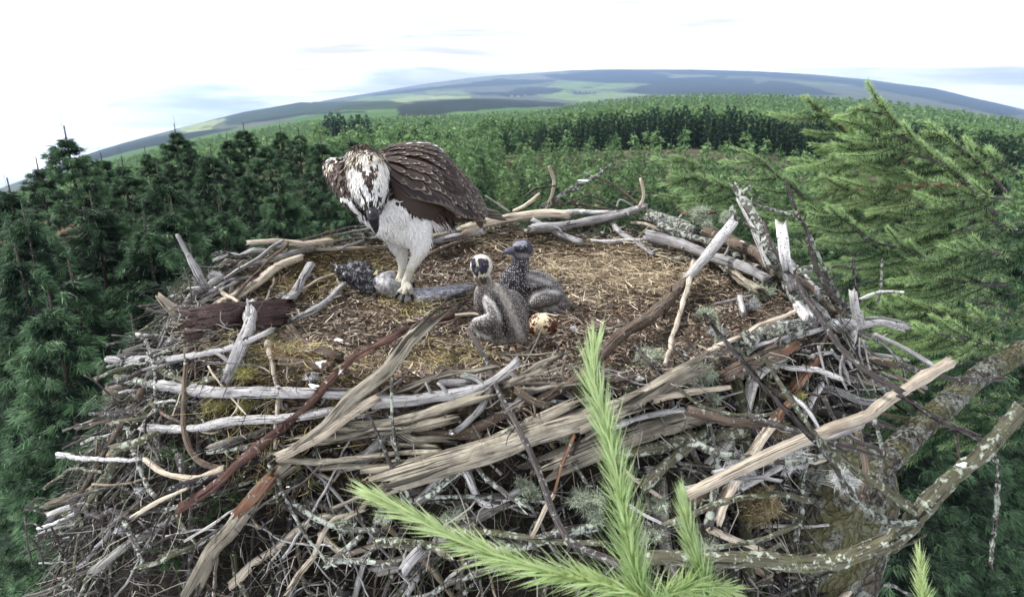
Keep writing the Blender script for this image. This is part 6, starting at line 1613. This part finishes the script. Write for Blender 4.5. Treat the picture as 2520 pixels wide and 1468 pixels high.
bough('RM', [(1800, 1380), (1700, 1320), (1580, 1330), (1480, 1300)], 1.9, 6, 9, 130)
# deeper boughs that close the view
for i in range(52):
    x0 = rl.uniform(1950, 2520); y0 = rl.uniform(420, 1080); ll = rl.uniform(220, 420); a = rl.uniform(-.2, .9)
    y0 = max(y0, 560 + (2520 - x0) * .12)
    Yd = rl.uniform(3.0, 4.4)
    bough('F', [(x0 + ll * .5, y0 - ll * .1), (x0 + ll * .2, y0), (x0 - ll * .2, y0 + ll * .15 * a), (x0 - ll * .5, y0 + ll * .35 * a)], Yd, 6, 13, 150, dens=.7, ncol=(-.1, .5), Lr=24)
for i, (x, y, Yd, lb) in enumerate([(2080, 420, 8.5, 'shaded spruce behind the larch, left one of the row on the right'), (2260, 380, 7.6, 'shaded spruce behind the larch, middle one on the right'), (2440, 400, 8.2, 'shaded spruce behind the larch at the right border'), (2160, 620, 5.6, 'low dark spruce under the larch boughs'), (2380, 760, 5.0, 'dark spruce below the boughs in the right bottom corner'), (2050, 800, 5.2, 'dark spruce right behind the right rim of the nest'), (2560, 560, 6.0, 'dark spruce beyond the right border'), (2250, 1000, 4.2, 'lowest dark spruce under the crotch of the mossy limbs')]):
    add_big(x, y, Yd, lb, i + 1, group='shaded spruces behind the larch')

# the nest tree: butt and limbs below the right of the nest
nt = empty('nest_tree', (.62, 1.35, -11.2)); no_ = np.array(nt.location); tag(nt, 'old lichen crusted tree carrying the nest, its trunk and limbs at lower right', 'tree')
m, t, p, out = new_mat('old_lichen_bark'); g = t.new('ShaderNodeNewGeometry'); P_ = g.outputs['Position']
wn = t.new('ShaderNodeTexNoise'); wn.inputs['Scale'].default_value = 14; wn.inputs['Detail'].default_value = 5; t.lk(P_, wn.inputs['Vector'])
wa = t.new('ShaderNodeVectorMath', operation='SCALE'); wa.inputs['Scale'].default_value = .09; t.lk(wn.outputs['Color'], wa.inputs[0])
wb = t.new('ShaderNodeVectorMath', operation='ADD'); t.lk(P_, wb.inputs[0]); t.lk(wa.outputs[0], wb.inputs[1])
v = t.voro(t.scalev(wb.outputs[0], (1, 1, .5)), 62, 'DISTANCE_TO_EDGE'); n1 = t.noise(P_, 22, 5, .65, .5); n2 = t.noise(P_, 95, 5, .7); n3 = t.noise(P_, 9, 3, .6)
c = t.mix(t.mapr(n2, .3, .7), (.04, .034, .026), (.145, .125, .095)); c = t.mix(t.mapr(v.outputs['Distance'], .0, .16, .9, 0), c, (.02, .016, .013))
c = t.mix(t.math('MULTIPLY', t.mapr(n1, .48, .53), t.mapr(n2, .42, .5)), c, (.25, .27, .25)); c = t.mix(t.mapr(n3, .44, .58, 0, .8), c, (.13, .13, .06)); c = t.mix(t.mapr(n1, .70, .73), c, (.62, .62, .62))
t.lk(c, p.inputs['Base Color']); p.inputs['Roughness'].default_value = .9; bump(t, p, t.math('ADD', t.mapr(v.outputs['Distance'], 0, .2), n2), 1.0, .012); M_OLD = m
def limb(nm, tg, pts, Y, ws, rough=.08, dzmat=None):
    P = np.array([P3(tg, q[0], q[1], Y + (q[2] if len(q) > 2 else 0)) for q in pts]); w_ = np.array(ws) * FR[tg][2] * .82
    r_ = w_ / 2 * (P[:, 1] * CP + (CZ - P[:, 2]) * SP) / FPX
    V, T, Q, U = tube(P, r_, rl, 18, step=.012, rough=rough, wob=.25); V = V + (rl.normal(0, .0012, V.shape)); s = Soup(); s.add(V - no_, T, Q, U)
    return obj(nm, s.mesh(nm, dzmat or M_OLD), nt)
# trunk
Pt = np.array([(.74, 1.37, -.13), (.70, 1.34, -.27), (.65, 1.32, -.6), (.62, 1.34, -2), (.62, 1.35, -11.2)])
V, T, Q, U = tube(Pt, [.12, .17, .19, .2, .3], rl, 40, step=.03, rough=.05, wob=.05)
V = V + np.stack([fbm(V[:, 2] * 16 + V[:, 0] * 25, V[:, 1] * 25, 3, 70)] * 3, 1) * .006
s = Soup(); s.add(V - no_, T, Q, U); obj('trunk', s.mesh('nest_tree_trunk', M_OLD), nt)
limb('limb', 'RB', [(1330, 1000, .0), (1500, 820, .05), (1700, 620, .12), (1900, 430, .2), (2100, 270, .28), (2300, 130, .36), (2600, -80, .5)], 1.15, [190, 190, 205, 195, 190, 180, 170])
limb('limb', 'RB', [(1700, 1290), (1810, 1180), (1880, 1080), (2000, 950), (2120, 800), (2250, 690), (2400, 540), (2600, 330)], .86, [120, 150, 150, 140, 125, 130, 140, 130], dzmat=W_['moss'])
limb('limb', 'RB', [(-100, 1400), (150, 1385), (500, 1392), (800, 1392), (1050, 1420), (1300, 1385), (1500, 1310), (1700, 1240), (1850, 1130)], .86, [110, 120, 130, 130, 140, 135, 130, 130, 130], dzmat=W_['moss'])
limb('limb', 'RB', [(1880, 1080), (1750, 1000), (1620, 900), (1480, 800), (1340, 700), (1230, 640), (1140, 530), (1050, 400), (960, 260), (880, 120), (790, -20)], .86, [90, 75, 70, 65, 58, 55, 52, 48, 42, 36, 30], dzmat=W_['moss'])
limb('limb', 'RB', [(1850, 1140), (1700, 1130), (1560, 1080), (1450, 990), (1350, 860), (1250, 700), (1150, 560)], .85, [60, 55, 50, 46, 44, 44, 44], dzmat=W_['lich'])
limb('limb', 'RB', [(1180, 600), (1030, 440), (900, 300), (780, 170), (680, 60), (620, -20), (480, -180), (370, -330)], .86, [46, 46, 44, 42, 38, 34, 24, 10], dzmat=W_['dark'])
limb('limb', 'RB', [(2380, 610), (2430, 760), (2425, 980), (2410, 1150), (2390, 1300), (2380, 1460)], .88, [24, 28, 28, 26, 24, 22], dzmat=W_['lich'])
limb('limb', 'RB', [(2290, 545), (2150, 470), (2000, 400), (1850, 310), (1740, 240)], .9, [44, 42, 40, 38, 36], dzmat=W_['dark'])
limb('limb', 'RB', [(2135, 470), (2145, 560), (2158, 690)], .9, [22, 22, 18], dzmat=W_['moss'])
# ------------------------------------------------------------------ lichen, moss, fluff
M_LICH = simple('beard_lichen', (.34, .40, .30), (.60, .66, .52), rough=.9)
M_LICW = simple('white_lichen', (.42, .44, .45), (.66, .67, .68), rough=.9)
M_MOSS = simple('golden_moss', (.17, .135, .075), (.40, .335, .20), rough=.9)
M_MOSY = simple('yellow_moss', (.22, .22, .07), (.42, .40, .16), rough=.9)
M_FLUF = simple('down_feather', (.70, .71, .74), (.85, .86, .88), rough=.9)
def clump(tg, x, y, r, mat, label, nm, cat, n=700, curl=1.6, L=.35, W=.0011, flat=.6, dz=.01, group=None):
    x_, y_ = cv(tg, x, y); c = hit(x_, y_, dz); q = r * FR[tg][2] * depth(c) / FPX
    s = Soup(); nl = 7; n = int(n * 1.8 / nl)
    for j in range(nl):
        of = np.array((0, 0, 0)) if j == 0 else rl.normal(0, .42, 3) * q * np.array((1, 1, flat)); qq = q * (.8 if j == 0 else rl.uniform(.3, .6))
        v = rl.normal(0, 1, (n, 3)); v /= np.linalg.norm(v, axis=1)[:, None]; v *= np.array((1, 1, flat)); rad = rl.random((n, 1)) ** .35
        Pn = v * qq * rad * .85 + of; D = v * .5 + rl.normal(0, .8, (n, 3)); Ln = q * L * .75 * rl.uniform(.5, 1.3, n)
        D /= np.linalg.norm(D, axis=1)[:, None]
        V, T, Q = _strips(Pn, D, Ln, np.full(n, W), np.cross(D, rl.normal(0, 1, (n, 3))), rl.normal(0, curl, (n, 3)) * .5, 3, .8)
        s.add(V, Q=Q, C=np.stack([np.repeat(rl.uniform(.5, 1.3, n), 8)] * 3, 1))
        s.add(Vi * np.array((qq, qq, qq * flat)) * .6 * (1 + .15 * rl.normal(0, 1, (len(Vi), 1))) + of, Ti, C=(.4, .4, .4))
    o = obj(nm, s.mesh(nm, mat, smooth=False)); o.location = c; tag(o, label, cat, group); return o
LC = [('RM', 735, 795, 95, 'pale green beard lichen below the tall broken log'), ('RM', 350, 935, 75, 'grey green lichen tuft right of the rough brown branch'), ('RM', 350, 1345, 100, 'round pale green lichen cushion above the cream stick'),
      ('CM', 2350, 350, 85, 'pale lichen tuft right of the tall larch shoot'), ('CB', 1480, 430, 95, 'mint lichen tuft behind the long dark twig at the bottom'), ('CB', 1890, 480, 110, 'big mint lichen mass left of the tall larch shoot'),
      ('CB', 1960, 600, 90, 'lower mint lichen tuft beside the larch shoot'), ('CB', 1770, 60, 55, 'small lichen tuft below the great split logs'), ('CB', 940, 640, 80, 'olive lichen on the twigs above the left larch shoot'),
      ('CB', 2420, 560, 90, 'lichen tuft between the two upright larch shoots'), ('CB', 2400, 760, 95, 'wide lichen patch between the two upright larch shoots, lower'), ('RM', 330, 285, 85, 'yellowish lichen tuft on the back right corner'),
      ('RM', 480, 290, 45, 'small grey lichen near the top of the white board-like branch'), ('RB', 440, 270, 60, 'lichen tuft hanging under the cream stick'), ('CB', 130, 700, 80, 'lichen tuft at the left end of the left larch shoot'), ('CB', 420, 660, 60, 'lichen hanging behind the left larch shoot'),
      ('RB', 400, 1290, 80, 'lichen behind the short bright larch shoot'), ('RM', 60, 1200, 60, 'small lichen tuft by the thin pale hanging stick')]
for tg, x, y, r, lb in LC: clump(tg, x, y, r, M_LICH, lb, 'lichen_tuft', 'lichen', n=900, dz=.03)
for tg, x, y, r, lb in [('LM', 1180, 925, 85, 'white grey lichen tuft at the far left rim'), ('LM', 1045, 1160, 55, 'blue grey lichen on the crooked twig of the left wall'), ('LM', 1400, 500, 55, 'feathery grey lichen at the foot of the stout grey peg'),
        ('RM', 110, 330, 75, 'crusty grey lichen on the back right log'), ('RM', 660, 880, 70, 'dark speckled lichen below the pale green beard lichen'), ('RM', 430, 1050, 60, 'white speckled lichen on the upright mossy twig'), ('RM', 700, 1080, 80, 'grey crusty lichen on the fat log butt')]:
    clump(tg, x, y, r, M_LICW, lb, 'lichen_tuft', 'lichen', n=600, dz=.02, curl=1.2)
clump('RB', 720, 1040, 175, M_MOSS, 'round golden brown ball of moss at the lower right', 'moss_ball', 'moss', n=4200, L=.22, flat=.95, W=.0013, dz=.03)
clump('RB', 900, 480, 85, M_MOSS, 'golden moss grown on the yellowish splintered stick', 'moss_tuft', 'moss', n=900, dz=.05)
clump('RB', 1030, 240, 60, M_MOSY, 'yellow moss on the rotten hanging wood', 'moss_tuft', 'moss', n=500, dz=.05)
for tg, x, y, r, lb in [('LM', 1800, 1140, 130, 'yellow green moss cushion in the left front of the cup'), ('LM', 1950, 930, 80, 'brown green moss beside the curled bark chunk'), ('LB', 1560, 120, 120, 'yellow moss under the smooth grey log'), ('LB', 1800, 130, 80, 'smaller yellow moss patch under the smooth grey log, right'), ('LM', 2120, 210, 50, 'yellow moss near the tips of the fanning sticks'), ('LM', 2440, 100, 60, 'mossy cushion left of the osprey on the back rim'), ('LM', 2270, 130, 40, 'tiny moss cushion on the left back rim')]:
    clump(tg, x, y, r, M_MOSY, lb, 'moss_tuft', 'moss', n=1100, flat=.3, dz=.0)
for tg, x, y, r, lb in [('LM', 1530, 410, 50, 'white downy feather caught on the left rim, upper'), ('LM', 1500, 480, 32, 'white down just below the upper feather on the left rim'), ('LM', 2270, 1200, 45, 'white feather lying beside the reddish branch'), ('LB', 775, 1110, 40, 'white feather stuck at the lower left'), ('LB', 925, 800, 35, 'pale feather in the lower left wall'), ('C', 1375, 1130, 40, 'grey down lying right of the egg'), ('LM', 2030, 560, 26, 'white fluff above the reddish bark slab')]:
    clump(tg, x, y, r, M_FLUF, lb, 'down_feather', 'feather', n=220, curl=.5, L=.9, W=.0012, flat=.4, dz=.02)
M_POO = simple('white_dropping', (.78, .79, .82), (.88, .88, .90), rough=.6)
for i, (tg, x, y, r) in enumerate([('LM', 1600, 640, 26), ('LM', 1440, 690, 26), ('LM', 1540, 515, 15), ('LM', 2485, 910, 32), ('LM', 1300, 910, 20), ('LM', 2000, 345, 18), ('C', 1360, 705, 40), ('C', 1470, 275, 36), ('C', 1580, 590, 26), ('C', 1380, 345, 22), ('C', 565, 350, 18), ('CB', 95, 120, 14), ('CB', 1645, 812, 22), ('CB', 330, 730, 34), ('LM', 2150, 690, 34), ('LM', 1440, 560, 26), ('RB', 1820, 295, 34), ('RB', 2180, 730, 52), ('RM', 690, 1180, 52), ('TC', 1805, 830, 30), ('LB', 1210, 925, 32), ('LB', 1690, 990, 60), ('LB', 2090, 770, 16), ('CM', 370, 500, 30), ('CM', 90, 225, 36), ('LB', 1780, 530, 22), ('LM', 2290, 1270, 40)]):
    x_, y_ = cv(tg, x, y)
    c = hit(x_, y_, .004)
    if tg == 'RB' and x > 1500: c = atY(x_, y_, .84 if x > 2000 else 1.03)
    if (tg, x) == ('TC', 1805): c = atY(x_, y_, 2.56)
    if tg in ('LB', 'CM') or (tg, x) == ('LM', 2290): c = hit(x_, y_, .10)
    q = r * FR[tg][2] * depth(c) / FPX
    an_ = np.arctan2(Vi[:, 1], Vi[:, 0]); ph = rl.random(4) * 6.28; q *= rl.uniform(.5, .8)
    lob = 1 + .35 * np.sin(2 * an_ + ph[0]) + .28 * np.sin(3 * an_ + ph[1]) + .2 * np.sin(5 * an_ + ph[2]) + .12 * np.sin(9 * an_ + ph[3])
    W = Vi * np.array((q * 1.2, q, q * .3)) * np.stack([lob, lob, np.ones_like(lob)], 1)
    o = obj('dropping', mesh_np('dropping', W, Ti, M_POO, col=np.ones((len(Vi), 3)))); o.location = c
    zone = 'in the left part of the nest' if x_ < 850 else ('around the centre of the nest' if x_ < 1500 else 'in the right part of the nest')
    tag(o, f'small white splash of dropping {zone}', 'dropping', f'white droppings {zone}')
# green spruce sprigs woven into the lower left wall
M_SPRIG = foliage('woven_green_needles', (.02, .06, .02), (.075, .15, .05), trans=.2)
for i, (x, y, r) in enumerate([(1220, 530, 90), (1330, 580, 80), (1500, 900, 90), (1480, 1010, 80), (1160, 1230, 90), (1200, 1310, 80), (1700, 860, 70), (1280, 800, 60), (980, 650, 50), (1240, 470, 60)]):
    x_, y_ = cv('LB', x, y); c = hit(x_, y_, .02); q = r * .3149 * depth(c) / FPX
    s = Soup()
    for k in range(4):
        a = rl.random() * 6.28; d = np.array((math.cos(a), -.4, math.sin(a) * .8)); C = np.linspace(0, 1, 10)[:, None] * d[None] * q * 1.6
        V, T, _, Cc = brush(C, 90, q * .5, .0016, ang=.8, col=(.1, .9)); s.add(V, T, C=Cc)
        V, T, Q, U = tube(C[::3], [.0012] * 4, rl, 5); s.add(V, T, Q, U, C=(.0, 0, 0))
    o = obj('green_sprig', s.mesh('green_sprig', M_SPRIG, smooth=False)); o.location = c
    tag(o, 'small green needle sprig woven into the lower left wall of the nest', 'sprig', 'green sprigs in the lower left wall')
# ------------------------------------------------------------------ sticks lying over the trunk and the right front
for mat_, w_, pp, lb in [
 ('lich', 20, [(1700, 1090, 1.02), (1800, 1120, 1.0), (1930, 1135, 1.0), (2030, 1120, 1.02)], 'crusty lichened stick crossing the top of the trunk'),
 ('grey', 16, [(1760, 1160, .97), (1880, 1130, .98), (2010, 1085, 1.0), (2120, 1050, 1.03)], 'slim grey stick lying over the trunk below the long pale stick'),
 ('dark', 13, [(1850, 1030, 1.02), (1950, 1060, 1.0), (2080, 1110, 1.0)], 'short dark stick across the top of the trunk'),
 ('moss', 18, [(1640, 1290, .95), (1760, 1240, .95), (1900, 1215, .97), (1990, 1230, .98)], 'mossy stick resting low against the trunk'),
 ('brown', 24, [(1700, 1010, 1.05), (1790, 1030, 1.03), (1900, 1040, 1.02)], 'brown stub wedged above the trunk'),
 ('lich', 10, [(2150, 1030, 1.05), (2168, 1100, 1.03), (2160, 1180, 1.0)], 'thin pale twig hanging beside the trunk'),
 ('brown', 20, [(2110, 1060, 1.1), (2130, 1150, 1.08), (2115, 1250, 1.05)], 'thin reddish brown batten hanging beside the trunk'),
 ('grey', 12, [(1690, 1200, .98), (1800, 1175, .97), (1920, 1180, .97)], 'grey twig lying above the moss ball'),
 ('white', 10, [(1930, 960, 1.1), (1990, 1010, 1.07), (2030, 1080, 1.05)], 'white twig slanting down to the trunk'),
 ('dark', 10, [(2030, 980, 1.1), (2060, 1040, 1.07), (2120, 1090, 1.05), (2200, 1110, 1.04)], 'dark crooked twig right above the trunk'),
 ('moss', 14, [(1960, 1290, .92), (1860, 1330, .9), (1740, 1350, .9)], 'mossy twig low on the front of the trunk')]:
    S('F', mat_, w_, pp, lb)
for x, y, r, lb in [(1820, 1150, 34, 'lichen tuft on the top of the trunk'), (1950, 1120, 30, 'lichen tuft right on the trunk top'), (2080, 1180, 28, 'lichen tuft at the right side of the trunk')]:
    c = atY(x, y, 1.05); rl_c = c
    q = r * depth(c) / FPX; n = 900; v = rl.normal(0, 1, (n, 3)); v /= np.linalg.norm(v, axis=1)[:, None]
    D = v * .5 + rl.normal(0, .8, (n, 3)); D /= np.linalg.norm(D, axis=1)[:, None]
    V, T, Q = _strips(v * q * .7, D, q * .4 * rl.uniform(.5, 1.3, n), np.full(n, .0011), np.cross(D, rl.normal(0, 1, (n, 3))), rl.normal(0, .8, (n, 3)), 3, .8)
    o = obj('lichen_tuft', mesh_np('lichen_tuft', V, Q, M_LICW, col=np.stack([np.repeat(rl.uniform(.4, 1.2, n), 8)] * 3, 1), smooth=False)); o.location = c; tag(o, lb, 'lichen')
